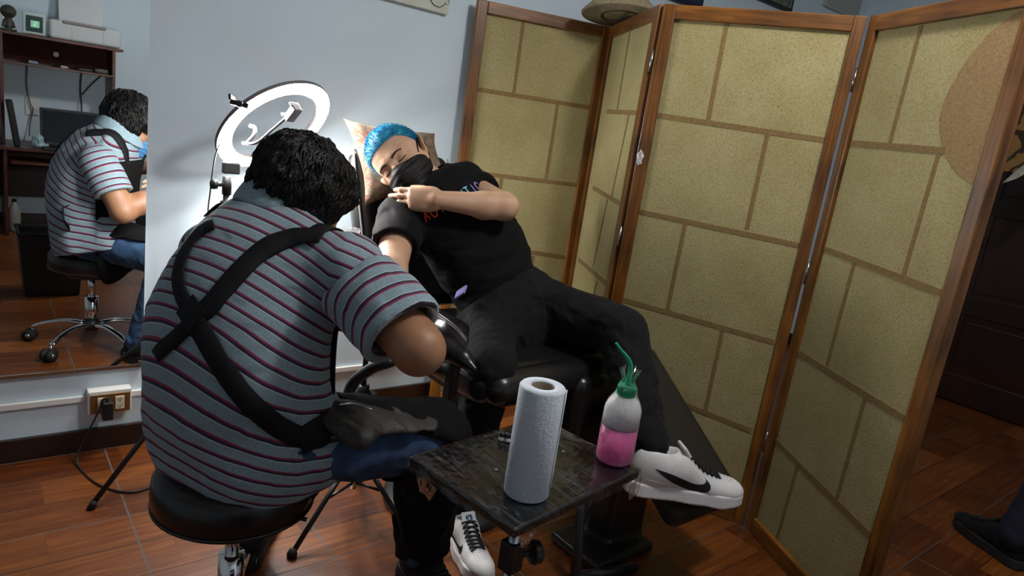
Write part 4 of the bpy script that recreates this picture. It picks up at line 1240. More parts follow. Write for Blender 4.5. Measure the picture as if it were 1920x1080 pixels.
# eyebrows, closed lids and lashes
tree = bvh_of(cl_body)
fdir = cl_RH[:, 1]
m_brow = mat('brow_hair', (.035, .018, .012), .8)
for s in (-1, 1):
    pts = []
    for x, z in ((.013, .0165), (.021, .0195), (.031, .0215), (.041, .0205), (.050, .0160)):
        q, n_ = on_surf(tree, hp(s * x, .2, z), -fdir, .0002)
        if q is not None: pts.append((q, n_))
    if len(pts) > 2:
        P_ = spline([a for a, _ in pts], 5); N_ = spline([a for _, a in pts], 5)
        MB().ribbon(P_, N_, np.interp(np.linspace(0, 1, len(P_)), [0, .3, 1], [.0065, .0078, .003]), .0012).build('eyebrow', m_brow, cl)
    pts = []; nn = []
    for x in np.linspace(.017, .046, 9):
        z = -.0045 - .0012 * math.sin((x - .017) / .029 * PI)
        q, n_ = on_surf(tree, hp(s * x, .2, z), -fdir, .0003)
        if q is not None: pts.append(q); nn.append(n_)
    if len(pts) > 3: MB().ribbon(pts, nn, .0030, .0009).build('eyelashes', m_brow, cl)
# blue hair: cropped cap and short hairs
hc = Fld()
hc.u(ell((0, -.018, .036), (.0775, .0965, .0860))).u(ell((0, .015, .050), (.068, .066, .066)), .03)
hair_line = lambda p: -(p[..., 2] - (.060 - np.maximum(.055 - p[..., 1], 0) * 1.25 + .25 * np.maximum(np.abs(p[..., 0]) - .05, 0)))
def hl(p):
    y = p[..., 1]
    zz = np.interp(y, [-.10, -.05, -.015, .012, .03, .05, .075, .1], [-.055, -.045, .004, .020, .040, .060, .066, .066])
    return zz - p[..., 2]
hc.cut(hl, .003)
hf = Fld().u(xf(hc, cl_HC, cl_RH, HS)); hf.bb0 = (cl_HC - .14, cl_HC + .14)
m_blue, nt, bb = new_mat('blue_hair')
tc = N(nt, 'ShaderNodeTexCoord'); nn_ = N(nt, 'ShaderNodeTexNoise'); nn_.inputs['Scale'].default_value = 45; nn_.inputs['Detail'].default_value = 4
nt.links.new(tc.outputs['Object'], nn_.inputs['Vector'])
rr_ = ramp(nt, nn_.outputs['Fac'], [(.3, (.004, .135, .30)), (.52, (.010, .27, .46)), (.72, (.09, .50, .62))])
nt.links.new(rr_.outputs[0], bb.inputs['Base Color']); bb.inputs['Roughness'].default_value = .6
cl_hair = solid('hair', hf, m_blue, cl, h=.003)
pts, nr = surf_samples(cl_hair, 9000, 5)
# keep only outer side
out = pts - cl_HC; dot_ = (out * nr).sum(1); kk = dot_ > .02
pts, nr = pts[kk], nr[kk]
fwd = np.tile(cl_RH[:, 1] * .7 + cl_RH[:, 2] * .2, (len(pts), 1))
tufts('hair_strands', pts, nr, fwd, m_blue, cl_hair, .0065, .0008, seg=2, curl=.1, seed=9, bend=.6)
# sneakers
mats_w = [M['shoe_white'], M['shoe_sole'], M['black_lace'], M['black_lace']]
toe = A3(1.070, 1.215, 0); heel = A3(1.130, 1.475, 0); fy = unit(toe - heel)
Rs = np.stack([np.cross(fy, A3(0, 0, 1)), fy, A3(0, 0, 1)], 1)
e1 = thing('sneaker', 'white sneaker with black laces worn on the foot standing on the tiled floor', 'shoe', (toe + heel) / 2)
shoe(e1, (toe + heel) / 2 + A3(0, 0, .001), Rs, mats_w, .93, side=1)
# blue emblem on the tongue
em = MB()
cE = (toe + heel) / 2 + Rs @ A3(0, -.012, .112) * .93
Re = Rs @ Rx(.75)
for (x, z, sx, sz, a) in ((-.006, .004, .004, .012, .3), (.003, .004, .004, .012, -.3), (0, -.006, .018, .003, .2), (.008, .002, .003, .010, .2)):
    em.box(cE + Re @ A3(x, .0062, z + .006), (sx, .001, sz), Re @ Ry(a))
em.build('tongue_emblem', mat('emblem_blue', (.02, .09, .28), .6), e1)
toe = C(1380, 937, 1.86); heel = C(1166, 915, 1.80)
toe[2] -= .005
fy = unit(toe - heel); ux_ = unit(np.cross(fy, A3(0, 0, 1))); uz_ = np.cross(ux_, fy)
Rs2 = np.stack([ux_, fy, uz_], 1)
e2 = thing('sneaker', 'white sneaker with black side mark resting sideways on the leg rest beside the screen', 'shoe', (toe + heel) / 2)
shoe(e2, (toe + heel) / 2 - uz_ * .0, Rs2, mats_w, np.linalg.norm(toe - heel) / .295, side=-1)
cl_sh2 = (toe, heel, Rs2)
# phone in the trouser pocket
ph_c = C(864, 548, 1.985)
tag(rebase(MB().box(ph_c, (.030, .008, .055), frame_from(cl_N, cl_ax) @ Rz(.6)).build('phone', mat('lilac_phone', (.30, .28, .68), .3), bevel=.004), ph_c), 'lilac phone sticking out of the reclining client\'s trouser pocket', 'phone')
# ================================================================ TATTOOIST (seated on the stool, back to the camera)
ar = thing('person', 'person with wavy black hair in a striped grey polo shirt sitting on the round stool', 'person', (.433, 1.328, .44))
aF = unit((.89, .42, 0)); aR = unit((.42, -.89, 0))          # facing, their right
a_pel = A3(.440, 1.345, .520); a_lum = A3(.432, 1.345, .640); a_tho = A3(.440, 1.362, .760); a_upp = A3(.478, 1.388, .870); a_neck = A3(.520, 1.412, .945)
a_shR = at(652, 512, 1.335); a_shL = at(402, 482, 1.51)
a_elR = at(785, 655, 1.235); a_wrR = at(742, 568, 1.47)
a_elL = A3(.50, 1.64, .665); a_wrL = A3(.715, 1.565, .765)
a_HC = at(566, 372, 1.45); 
ah_f = unit((.80, .24, -.56)); a_RH = axes_fu(ah_f, (.46, .14, .88)); AS = 1.0
def ahp(x, y, z): return a_HC + a_RH @ (A3(x, y, z) * AS)
a_hipR = A3(.500, 1.250, .515); a_knR = A3(.835, 1.205, .480); a_anR = A3(.915, 1.305, .085)
a_hipL = A3(.440, 1.430, .515); a_knL = A3(.665, 1.690, .480); a_anL = A3(.575, 1.600, .085)
b = Fld()
fl_ = (aF, .74)
b.u(rcone(a_pel, a_lum, .150, .145, fl_)).u(rcone(a_lum, a_tho, .145, .150, fl_), .05).u(rcone(a_tho, a_upp, .150, .120, fl_), .05)
b.u(rcone(a_shR, a_shL, .058, .058), .06).u(rcone(a_upp, a_neck, .08, .06), .05)
b.u(rcone(a_neck - A3(0, 0, .02), ahp(0, -.025, -.05), .060, .056), .03)
for s_, e_, w_ in ((a_shR, a_elR, a_wrR), (a_shL, a_elL, a_wrL)):
    b.u(rcone(s_, e_, .056, .045), .03)
    m1 = e_ + (w_ - e_) * .32
    b.u(rcone(e_, m1, .043, .044), .025).u(rcone(m1, w_, .044, .029), .02)
for h_, k_, a_ in ((a_hipR, a_knR, a_anR), (a_hipL, a_knL, a_anL)):
    b.u(rcone(h_, k_, .085, .058), .05).u(rcone(k_, a_, .056, .040), .02)
b.u(xf(head_local(), a_HC, a_RH, AS), .012)
tgt = A3(.745, 1.50, .795)
P, _ = hand_prims(a_wrR, tgt - a_wrR, A3(-.6, .4, .5), A3(.3, 0, -1), curl=(.45, .75, .9, 1.0), thumb=(.45, .6), sc=.95)
for fn, k in P: b.u(fn, k)
P, _ = hand_prims(a_wrL, A3(.95, -.25, .05), A3(-.1, -.9, .3), A3(0, 0, -1), curl=(.35, .4, .45, .5), thumb=(.6, .3), sc=.95)
for fn, k in P: b.u(fn, k)
b.bb0 = (b.bb[0] - .005, b.bb[1] + .005)
ar_body = solid('body', b, M['skin_b'], ar, h=.0042, coarse=8)

# polo shirt: torso and two sleeves
def torso_shirt():
    t = Fld()
    t.u(rcone(a_pel - A3(0, 0, .03) + aF * .01, a_lum, .196, .186, (aF, .78)))
    t.u(rcone(a_lum, a_tho, .186, .182, (aF, .80)), .05)
    t.u(rcone(a_tho, a_upp, .178, .142, (aF, .80)), .05)
    t.u(rcone(a_shR - aR * .004 + A3(0, 0, .002), a_shL + aR * .03, .077, .074), .07)
    t.u(rcone(a_upp, a_neck - A3(0, 0, .015), .10, .068), .05)
    return t
ts = torso_shirt()
ts.u(rcone(a_hipR + A3(-.02, 0, -.01), a_hipR + (a_knR - a_hipR) * .12, .112, .104), .05).u(rcone(a_hipL + A3(-.02, 0, -.01), a_hipL + (a_knL - a_hipL) * .2, .125, .115), .06)
ts.disp(sines(3, .16, 5, .007, (1, 1, 1.3))).disp(sines(4, .06, 5, .0020, (1, 1, 1.6)))
# long tension folds fanning from the right armpit to the waist
pit = a_shR + A3(-.02, .03, -.10)
for i, (dx, dz, r_) in enumerate(((-.02, -.30, .012), (-.07, -.27, .010), (-.12, -.20, .008))):
    e_ = a_pel + aR * (.185 + dx) + A3(0, 0, .30 + dz) - aF * .05
    ts.u(rcone(pit - aF * .02, e_, .010, .014), .03)
ts.u(rcone(a_pel + aR * .17 - aF * .02 + A3(0, 0, -.02), a_pel + aR * .19 + aF * .06 + A3(0, 0, -.075), .030, .018), .03)
hemn = unit(A3(0, 0, -1) + aR * -.10 + aF * .25)
ts.cut(half(a_pel + A3(0, 0, -.078), hemn), .010)
nd = unit((.40, .12, .90))
ts.sub(rcone(a_neck - nd * .01, a_neck + nd * .12, .062, .066), .004)
ts.bb0 = (ts.bb[0] - .02, ts.bb[1] + .02)
m_sh = shirt_material('striped_pique')
shirt = solid('polo_shirt', ts, m_sh, ar, h=.0044, coarse=7)
spine = [a_pel + A3(-.03, 0, -.12), a_pel, a_lum, a_tho, a_upp, a_neck + A3(.03, .02, .03)]
tilt = RM @ A3(1, 0, 0)
base_f = along(spine)
LATC = .22
def stripe_torso(p):
    q = p - a_lum
    lat = np.clip(_dot(q, aR), -.22, .21)
    up_ = np.clip((p[..., 2] - .56) / .22, 0, 1)
    return p[..., 2] + (.08 + .50 * up_) * _dot(q, aF) + .06 * lat + .85 * lat * lat + sines(9, .5, 3, .005)(p)
set_stripe(shirt, stripe_torso)
def polo_sleeve(s_, e_, frac, seed, r0, r1):
    d = unit(e_ - s_); L_ = np.linalg.norm(e_ - s_); end = s_ + d * L_ * frac
    f = Fld().u(rcone(s_ - d * .01, end + d * .03, r0, r1))
    if seed == 51: f.cut(half(s_ + d * .030, -d + A3(0, 0, .25) - .2 * aF), .006).disp(sines(seed, .12, 5, .005)).disp(sines(seed + 1, .045, 5, .0022))
    f.cut(half(end, d + A3(0, 0, -.15)), .003)
    f.sub(rcone(s_ + d * L_ * .55, end + d * .1, r1 - .022, r1 - .010), .002)
    f.bb0 = (np.minimum(s_, end) - r0 - .02, np.maximum(s_, end) + r0 + .02)
    return f, end, d
for (s_, e_, fr_, sd, r0_, r1_) in ((a_shR, a_elR, .80, 51, .083, .083), (a_shL, a_elL, .62, 61, .072, .072)):
    f, end, d = polo_sleeve(s_, e_, fr_, sd, r0_, r1_)
    sl = solid('sleeve', f, m_sh, ar, h=.004, coarse=6)
    set_stripe(sl, lambda p, s=s_, d=d: _dot(p - s, d) * 1.0 + .006 + sines(77, .25, 4, .008)(p))
    # armhole seam
    # hem stitching
# collar
cb = Fld()
cdir = unit(nd + aF * -.15)
cc = a_neck + nd * .040 - aF * .008
Fc = frame_from(cdir)
k = MB(); pr_ = []
n_ = 40; rows = []
for i, (rad, hgt) in enumerate(((.066, .034), (.0645, .040), (.068, .041), (.080, .020), (.090, -.006), (.0905, -.010), (.086, -.008), (.070, .010), (.062, .026))):
    row = []
    for j in range(n_):
        a = 2 * PI * j / n_
        v = Fc @ A3(rad * math.cos(a) * 1.14, rad * math.sin(a) * 1.14, hgt * 1.1)
        fr_ = np.dot(unit(v - cdir * hgt), aF)
        v = v - cdir * (.030 * max(fr_, 0))            # dips at the front
        if i in (3, 4, 5, 6): v = v + A3(0, 0, -.012) * (i - 2) * .35
        row.append(cc + v)
    rows.append(row)
v = [p for r in rows for p in r]
f = [(i * n_ + j, i * n_ + (j + 1) % n_, (i + 1) * n_ + (j + 1) % n_, (i + 1) * n_ + j) for i in range(len(rows) - 1) for j in range(n_)]
f += [((len(rows) - 1) * n_ + j, (len(rows) - 1) * n_ + (j + 1) % n_, (j + 1) % n_, j) for j in range(n_)]
k.add(v, f, smooth=True)
k.build('collar', mat('collar_knit', (0.24, 0.33, 0.38), .9, noise=.25, nscale=300, bump=.3, bscale=500), ar, sub=1)

# jeans
p_ = Fld()
p_.u(rcone(a_hipR, a_hipL, .098, .098))
for h_, k_, a_ in ((a_hipR, a_knR, a_anR), (a_hipL, a_knL, a_anL)):
    p_.u(rcone(h_, k_, .094, .076), .05).u(rcone(k_, a_ + A3(0, 0, .01), .072, .052), .02)
p_.disp(sines(71, .09, 5, .005)).disp(sines(72, .035, 5, .0018))
p_.cut(half((0, 0, .055), (0, 0, -1)), .003).cut(half((0, 0, .60), (0, 0, 1)), .003)
p_.cut(half((0, 0, .432), (0, 0, -1)), .02) if False else None
jeans = solid('jeans', p_, M['jeans'], ar, h=.005, coarse=6)
for a_, s_, kn in ((a_anR, 1, a_knR), (a_anL, -1, a_knL)):
    fd = unit(A3(.10, -.99, 0)) if s_ == 1 else unit(A3(.55, .85, 0))
    Rs = np.stack([np.cross(fd, A3(0, 0, 1)), fd, A3(0, 0, 1)], 1)
    e = thing('shoe', 'black shoe worn on the %s foot of the person in the striped shirt' % ('right' if s_ == 1 else 'left'), 'shoe', (a_[0], a_[1], 0))
    bs = [M['black_twill'], M['rubber'], M['black_lace'], M['black_lace']]
    shoe(e, A3(a_[0], a_[1], .001) + fd * .06, Rs, bs, .95, side=s_, swoosh_sides=(), laces=True)

# apron: chest bib, lap cloth and a leg panel hanging in front of the right shin
M['apron'] = mat('apron_cloth', (0.0055, 0.0055, 0.006), 0.9, bump=.4, bscale=350, spec=.2)
af = Fld()
fz = torso_shirt().disp(lambda p: -.010 + 0 * p[..., 0])
front = Fld().u(fz).sub(torso_shirt(), .002)
front.cut(lambda p: .055 - _dot(p - a_tho, aF), .01).cut(lambda p: p[..., 2] - .86, .01)
front.bb0 = (ts.bb[0] - .02, ts.bb[1] + .02)
bib = solid('apron_bib', front, M['apron'], ar, h=.005, coarse=6)
# lap part follows the thighs
def lap(p):
    d1 = p_(p)
    return np.maximum(d1 - .015, .001 - d1)
lf = Fld().u(lap)
lf.cut(lambda p: .10 - _dot(p - a_pel, aF), .01).cut(lambda p: -(p[..., 2] - .548 + .35 * np.maximum(p[..., 0] - .72, 0)), .008)
lf.bb0 = (np.array([.35, 1.05, .40]), np.array([.98, 1.78, .66]))
lapo = solid('apron_lap', lf, M['apron'], ar, h=.005, coarse=6)
def shinp(p):
    d1 = p_(p)
    return np.maximum(d1 - .016 - .004 * np.sin(_dot(p, A3(1, 1.3, 0)) * 60), .003 - d1)
sf = Fld().u(shinp)
sf.cut(lambda p: p[..., 2] - .46, .01).cut(lambda p: .10 - p[..., 2] + .02 * np.sin(p[..., 0] * 90 + p[..., 1] * 50), .01)
sf.cut(rcone(a_knR, a_anR, .13, .13), .01)
sf.bb0 = (np.array([.72, 1.05, .06]), np.array([1.10, 1.50, .50]))
solid('apron_leg_panel', sf, M['apron'], ar, h=.005, coarse=6)
# pouch with mesh front lying on the lap, under the right arm
pc_ = at(705, 786, 1.42)
Rpch = frame_from(unit(A3(-.15, -.35, 1)), (1, 0, 0))
m_mesh, nt, bb = new_mat('mesh_fabric')
tc = N(nt, 'ShaderNodeTexCoord'); vv = N(nt, 'ShaderNodeTexVoronoi'); vv.inputs['Scale'].default_value = 260
nt.links.new(tc.outputs['Object'], vv.inputs['Vector'])
rr_ = ramp(nt, vv.outputs['Distance'], [(.2, (.005, .005, .005)), (.5, (.034, .029, .026))]); nt.links.new(rr_.outputs[0], bb.inputs['Base Color']); bb.inputs['Roughness'].default_value = .6
pth = unit(a_knR - a_hipR); pup = unit(A3(-.05, -.28, 1)); pyy = unit(np.cross(pup, pth))
pf = Fld().u(rcone(pc_ - pth * .065 + pup * .004, pc_ + pth * .120 - pup * .012, .058, .026, (pup, .30))).u(rcone(pc_ - pth * .05, pc_ - pth * .05 - pyy * .05, .03, .03, (pup, .5)), .03).disp(sines(81, .07, 5, .006))
solid('pouch', pf, m_mesh, ar, h=.004)
MB().tube(spline([pc_ + A3(-.08, .02, .035), pc_ + A3(-.05, .0, .042), pc_ + A3(-.02, -.02, .032)], 5), .0022, 6, mat=0).build('zip_pull', M['steel'], ar)

# cross-back straps laid on the shirt
tree = bvh_of(shirt)
def strap(pix, wid, name='apron_strap', lift=.0030, thick=.0025, extra0=None, extra1=None):
    pts = []; nn = []
    for q in spline([(a, c, 0) for a, c in pix], 10):
        s_, n_ = on_surf(tree, CAM, at(q[0], q[1], 2) - CAM, lift)
        if s_ is None: continue
        if pts and np.linalg.norm(s_ - pts[-1]) > .10: continue
        pts.append(s_); nn.append(n_)
    if extra0: pts = [np.array(e[0]) for e in extra0] + pts; nn = [unit(e[1]) for e in extra0] + nn
    if extra1: pts += [np.array(e[0]) for e in extra1]; nn += [unit(e[1]) for e in extra1]
    # smooth
    for _ in range(3):
        pp = [p.copy() for p in pts]; qq = [q.copy() for q in nn]
        for i in range(1, len(pts) - 1):
            pp[i] = (pts[i - 1] + pts[i] * 2 + pts[i + 1]) / 4; qq[i] = unit(nn[i - 1] + nn[i] * 2 + nn[i + 1])
        pts, nn = pp, qq
    for i in range(len(pts)): pts[i] = pts[i] + unit(nn[i]) * .0015
    return MB().ribbon(pts, nn, wid, thick).build(name, M['strap'], ar)
strap([(606, 447), (575, 444), (540, 449), (500, 466), (460, 500), (420, 545), (392, 578), (365, 598)], .040)
strap([(362, 590), (385, 630), (420, 690), (465, 750), (520, 798), (560, 818), (592, 822), (612, 812)], .041)
strap([(560, 828), (585, 815), (605, 800), (622, 788)], .055, name='apron_side')
strap([(404, 424), (378, 436), (352, 470), (338, 510), (342, 550), (362, 590)], .030)
strap([(368, 598), (345, 622), (325, 640), (306, 656), (297, 668)], .032)
for sh, off in ((a_shL, -.11), (a_shR, -.11)):
    sd_ = unit(a_neck * A3(1, 1, 0) - sh * A3(1, 1, 0))
    pts = []; nn = []
    base = sh + sd_ * .055
    for ang in np.linspace(62, 130, 8):
        a = math.radians(ang)
        dr = -aF * math.cos(a) + A3(0, 0, 1) * math.sin(a)          # sweeps from the back over the top to the front
        q, n_ = on_surf(tree, base + A3(0, 0, -.03) + dr * .35, -dr, .0035)
        if q is not None: pts.append(q); nn.append(n_)
    for zz in (.80, .76, .72):
        q, n_ = on_surf(tree, A3(base[0], base[1], zz) + aF * .4, -aF, .005)
        if q is not None: pts.append(q); nn.append(n_)
    if len(pts) > 4: MB().ribbon(spline(pts, 3), spline(nn, 3), .034, .0025).build('apron_strap', M['strap'], ar)
s_, n_ = on_surf(tree, CAM, at(364, 588, 2) - CAM, .006)
if s_ is not None:
    Fj = frame_from(n_, RM @ A3(0, 1, 0))
    MB().prism([(.030 * math.cos(a) * (1 if i % 2 == 0 else 1), .030 * math.sin(a) * 1.15) for i, a in enumerate(np.arange(4) * PI / 2)], 0, .005, Fj, s_).build('strap_patch', M['strap'], ar, bevel=.001)
# waist strap loop sticking out at the left
lp0 = at(300, 660, 1.44)
MB().ribbon([lp0 + A3(.02, 0, .012), lp0 + A3(0, 0, 0), at(293, 690, 1.47), at(303, 700, 1.50)], [(-1, -.2, 0)] * 4, .05, .003).build('waist_strap', M['strap'], ar)

# hair: wavy, to the nape
hh = Fld()
hh.u(ell((0, -.022, .036), (.096, .108, .092)))
hh.u(ell((0, -.055, -.005), (.080, .056, .068)), .03)
for s in (-1, 1): hh.u(ell((s * .074, -.010, .0), (.026, .050, .050)), .02)
hh.u(ell((0, .045, .060), (.072, .050, .045)), .03)
hh.sub(ell((0, .085, -.030), (.068, .072, .088)), .012)
hh.cut(lambda p: -(p[..., 2] + .046 - .35 * np.maximum(p[..., 1] + .03, 0)), .01)
dsp = sines(101, .045, 7, .008); dsp2 = sines(102, .020, 6, .0035)
hh.disp(dsp).disp(dsp2)
hf = Fld().u(xf(hh, a_HC, a_RH, AS)); hf.bb0 = (a_HC - .16, a_HC + .16)
m_hair = mat('black_hair', (.005, .0042, .004), .46, spec=.4, noise=.5, nscale=60)
a_hair = solid('hair', hf, m_hair, ar, h=.0035)
pts, nr = surf_samples(a_hair, 4200, 11)
out = pts - a_HC; kk = (out * nr).sum(1) > .03
pts, nr = pts[kk], nr[kk]
dn = A3(0, 0, -1); dd_ = dn - nr * (nr @ dn)[:, None]; dd_ = dd_ + np.cross(nr, a_RH[:, 2]) * .35
tufts('hair_locks', pts - nr * .002, nr * .30, dd_, m_hair, a_hair, .040, .0036, seg=7, curl=.30, seed=12, bend=.8, lay=(hf, a_HC))
# blue mask and closed-down face
mk_b = Fld().u(mk).cut(lambda p: .078 - p[..., 1], .003)
mk2 = Fld().u(xf(mk_b, a_HC, a_RH, AS)); mk2.bb0 = (a_HC - .14, a_HC + .14)
solid('face_mask', mk2, mat('mask_blue', (.06, .20, .42), .7), ar, h=.003)
# tattoo machine in the right hand
tm = thing('tattoo_machine', 'black pen shaped tattoo machine held over the forearm of the reclining client', 'tattoo machine', tgt)
MB().tube([tgt + A3(.02, .02, -.045), tgt + A3(.012, .015, -.03), tgt + A3(-.005, -.005, .0), tgt + A3(-.03, -.03, .05)], [.001, .007, .012, .012], 16).build('grip', M['black_metal'], tm)
# ================================================================ STOOL
st = thing('stool', 'round black vinyl stool with chrome base, under the person in the striped shirt', 'stool', (.433, 1.328, 0))
SC = A3(.433, 1.328, 0)
MB().lathe([(0, .348), (.140, .348), (.154, .352), (.161, .366), (.163, .392), (.160, .418), (.150, .432), (.12, .440), (.06, .442), (0, .442)], SC, n=56).build('seat', M['leather'], st)
MB().lathe([(.158, .356), (.1635, .360), (.163, .365), (.158, .365)], SC, n=56, closed=True).build('piping', M['leather'], st)
MB().cyl(SC + A3(0, 0, .32), SC + A3(0, 0, .353), .05).cyl(SC + A3(0, 0, .325), SC + A3(0, 0, .352), .10, .12).build('mounting_plate', M['black_metal'], st)
MB().cyl(SC + A3(0, 0, .10), SC + A3(0, 0, .225), .027).cyl(SC + A3(0, 0, .2), SC + A3(0, 0, .34), .015).build('gas_column', M['chrome'], st)
MB().cyl(SC + A3(0, 0, .078), SC + A3(0, 0, .118), .036, .032).build('hub', M['black_plastic'], st)
MB().tube([SC + A3(.02, 0, .335), SC + A3(.10, -.06, .325), SC + A3(.13, -.08, .318)], .005, 8).build('height_lever', M['black_metal'], st)
for i in range(5):
    a = math.radians(200) + i * 2 * PI / 5 + .12
    d = A3(math.cos(a), math.sin(a), 0)
    lg = MB().tube(spline([SC + d * .03 + A3(0, 0, .098), SC + d * .10 + A3(0, 0, .104), SC + d * .18 + A3(0, 0, .088), SC + d * .235 + A3(0, 0, .066)], 5), [.0175, .017, .017, .0165, .016, .0158, .0155, .015, .015, .0145, .014, .0138, .013, .013, .013, .012], 14, flat=.72).build('leg', M['chrome'], st)
    e = SC + d * .235
    MB().cyl(e + A3(0, 0, .035), e + A3(0, 0, .066), .006).build('caster_stem', M['steel'], lg)
    t_ = A3(-d[1], d[0], 0); q = e + d * .012 + A3(0, 0, .027)
    for s in (-1, 1):
        w_ = MB().cyl(q + t_ * s * .006, q + t_ * s * .021, .0265, n=24).build('caster_wheel', M['rubber'], lg)
        MB().cyl(q + t_ * s * .0205, q + t_ * s * .0235, .010, n=16).build('wheel_cap', M['steel'], lg)

# ================================================================ RING LIGHT
rl = thing('ring_light', 'lit ring light on a black tripod stand beside the seated person', 'ring light', (.60, 2.05, 0))
PC = A3(.600, 2.055, 0)
RC = at(521, 239, 2.03)
RO, RI = .193, .143
vr_ = unit(RC - CAM)
e_cam = A3(.556, -.83, 0); ec = RM @ e_cam; ec = unit(ec - vr_ * np.dot(ec, vr_))
RN = unit(-.50 * vr_ + .866 * ec)
FR = frame_from(RN)
m_led = emit_mat('led_diffuser', (1.0, .97, .92), RING_STRENGTH)
mb = MB(); w0 = (RO - RI) / 2; rc_ = (RO + RI) / 2
prof = [(rc_ + (w0 - .004) * math.cos(t), .004 + .010 * math.sin(t)) for t in np.linspace(0, PI, 9)]
mb.lathe(prof[::-1] + [(RI + .004, .002), (RO - .004, .002)], RC, FR, 72, closed=True)
mb.build('led_ring', m_led, rl)
m_hous = mat('ring_housing', (.16, .14, .15), .45)  # grey lightened to take in the bloom of the lit ring
MB().lathe([(RO, .006), (RO, -.004), (RO - .006, -.009), (RI + .006, -.009), (RI, -.004), (RI, .006), (RI + .0035, .006), (RI + .0035, .0012), (RO - .0035, .0012), (RO - .0035, .006)], RC, FR, 72, closed=True).build('housing', m_hous, rl)
# yoke: from the stand head to the lowest point of the ring
low = RC + FR @ A3(0, 0, 0) 
cands = [RC + FR @ A3(math.cos(a) * RO, math.sin(a) * RO, -.01) for a in np.linspace(0, 2 * PI, 73)]
tgt_px = (440, 305)
bp_ = min(cands, key=lambda q: (px_of(q)[0] - tgt_px[0]) ** 2 + (px_of(q)[1] - tgt_px[1]) ** 2)
PC = A3(bp_[0] - .022, bp_[1] - .01, 0)
rl.location = PC
ztop = px = None
zt_ = float(bp_[2] - .012)
hd_ = MB().cyl(PC + A3(0, 0, zt_ - .075), PC + A3(0, 0, zt_ - .02), .014).build('tilt_head', M['black_plastic'], rl)
MB().box((PC + bp_) / 2 + A3(0, 0, zt_ / 2 + .0), (.05, .022, .035)).build('bracket', M['black_plastic'], hd_, bevel=.004)
MB().cyl(PC + A3(-.012, 0, zt_ - .045), PC + A3(-.035, -.004, zt_ - .045), .007).cyl(PC + A3(-.032, -.004, zt_ - .045), PC + A3(-.046, -.006, zt_ - .045), .015, n=10).build('knob', M['black_plastic'], hd_)
MB().cyl(PC + A3(0, 0, .56), PC + A3(0, 0, zt_ - .07), .010).build('pole', M['black_metal'], rl)
MB().cyl(PC + A3(0, 0, .16), PC + A3(0, 0, .60), .0135).build('lower_pole', M['black_metal'], rl)
MB().cyl(PC + A3(0, 0, zt_ - .135), PC + A3(0, 0, zt_ - .095), .017).box(PC + A3(.024, -.004, zt_ - .11), (.035, .016, .012)).build('clamp_collar', M['black_plastic'], rl, bevel=.002)
MB().cyl(PC + A3(0, 0, .57), PC + A3(0, 0, .62), .019).build('lower_collar', M['black_plastic'], rl)
f0 = A3(.254, 1.997, 0); base_a_ = math.atan2(f0[1] - PC[1], f0[0] - PC[0]); rr0 = np.linalg.norm(f0[:2] - PC[:2])
for i in range(3):
    a = base_a_ + i * 2 * PI / 3
    d = A3(math.cos(a), math.sin(a), 0); R_ = rr0
    if PC[1] + d[1] * R_ > YB - .06: R_ = (YB - .06 - PC[1]) / d[1]
    lg = MB().cyl(PC + d * .02 + A3(0, 0, .40), PC + d * R_ + A3(0, 0, .008), .008, n=10).build('leg', M['black_metal'], rl)
    MB().cyl(PC + d * R_ + A3(0, 0, .0), PC + d * (R_ - .012) + A3(0, 0, .022), .011, .010, n=10).build('foot', M['rubber'], lg)
    MB().cyl(PC + d * .014 + A3(0, 0, .205), PC + d * R_ * .5 + A3(0, 0, .205), .005, n=8).build('brace', M['black_metal'], rl)
MB().cyl(PC + A3(0, 0, .385), PC + A3(0, 0, .43), .020).build('leg_collar', M['black_plastic'], rl)
# phone holders: a flexible arm inside the ring and a clamp outside on the left
q = [at(455, 268, 2.02), at(480, 268, 2.0), at(512, 242, 1.99), at(538, 220, 1.98)]
MB().tube(spline(q, 6), .0045, 8).build('flexible_arm', m_hous, rl)
hc_ = at(549, 213, 1.975); Fh = frame_from(unit(RM @ A3(.6, .5, .4)))
ph_ = MB().box(hc_, (.03, .022, .05), Fh).build('phone_clamp', m_hous, rl, bevel=.003)
MB().box(hc_ + Fh @ A3(.0, .014, .022), (.034, .012, .006), Fh).box(hc_ + Fh @ A3(.0, .014, -.022), (.034, .012, .006), Fh).build('clamp_jaws', m_hous, ph_, bevel=.001)
q = [at(460, 270, 2.03), at(475, 255, 2.02), at(478, 240, 2.02), at(468, 235, 2.02)]
MB().tube(spline(q, 6), .006, 8).build('flexible_arm', m_hous, rl)
rimp = min(cands, key=lambda q: (px_of(q)[0] - 456) ** 2 + (px_of(q)[1] - 206) ** 2); dcl = px_of(rimp)[2] + .022
q = [rimp, at(450, 196, dcl)]
cl2 = MB().cyl(q[0], q[1], .009).box(at(449, 195, dcl), (.050, .014, .012), RM @ Rz(-.25)).box(at(435, 184, dcl), (.007, .016, .034), RM @ Rz(.1)).build('phone_clamp', M['black_plastic'], rl, bevel=.002)
MB().tube(spline([at(412, 268, 2.03), at(402, 300, 2.04), at(394, 360, 2.05), at(390, 415, 2.06), PC + A3(-.03, 0, .62), PC + A3(-.02, 0, .4)], 6), .0022, 6).build('cable', M['black_plastic'], rl)

# ================================================================ TREATMENT CHAIR
ch = thing('treatment_chair', 'black vinyl tattoo chair with raised back and separate leg rests under the reclining client', 'treatment chair', (1.25, 1.62, 0))
lt = M['leather']
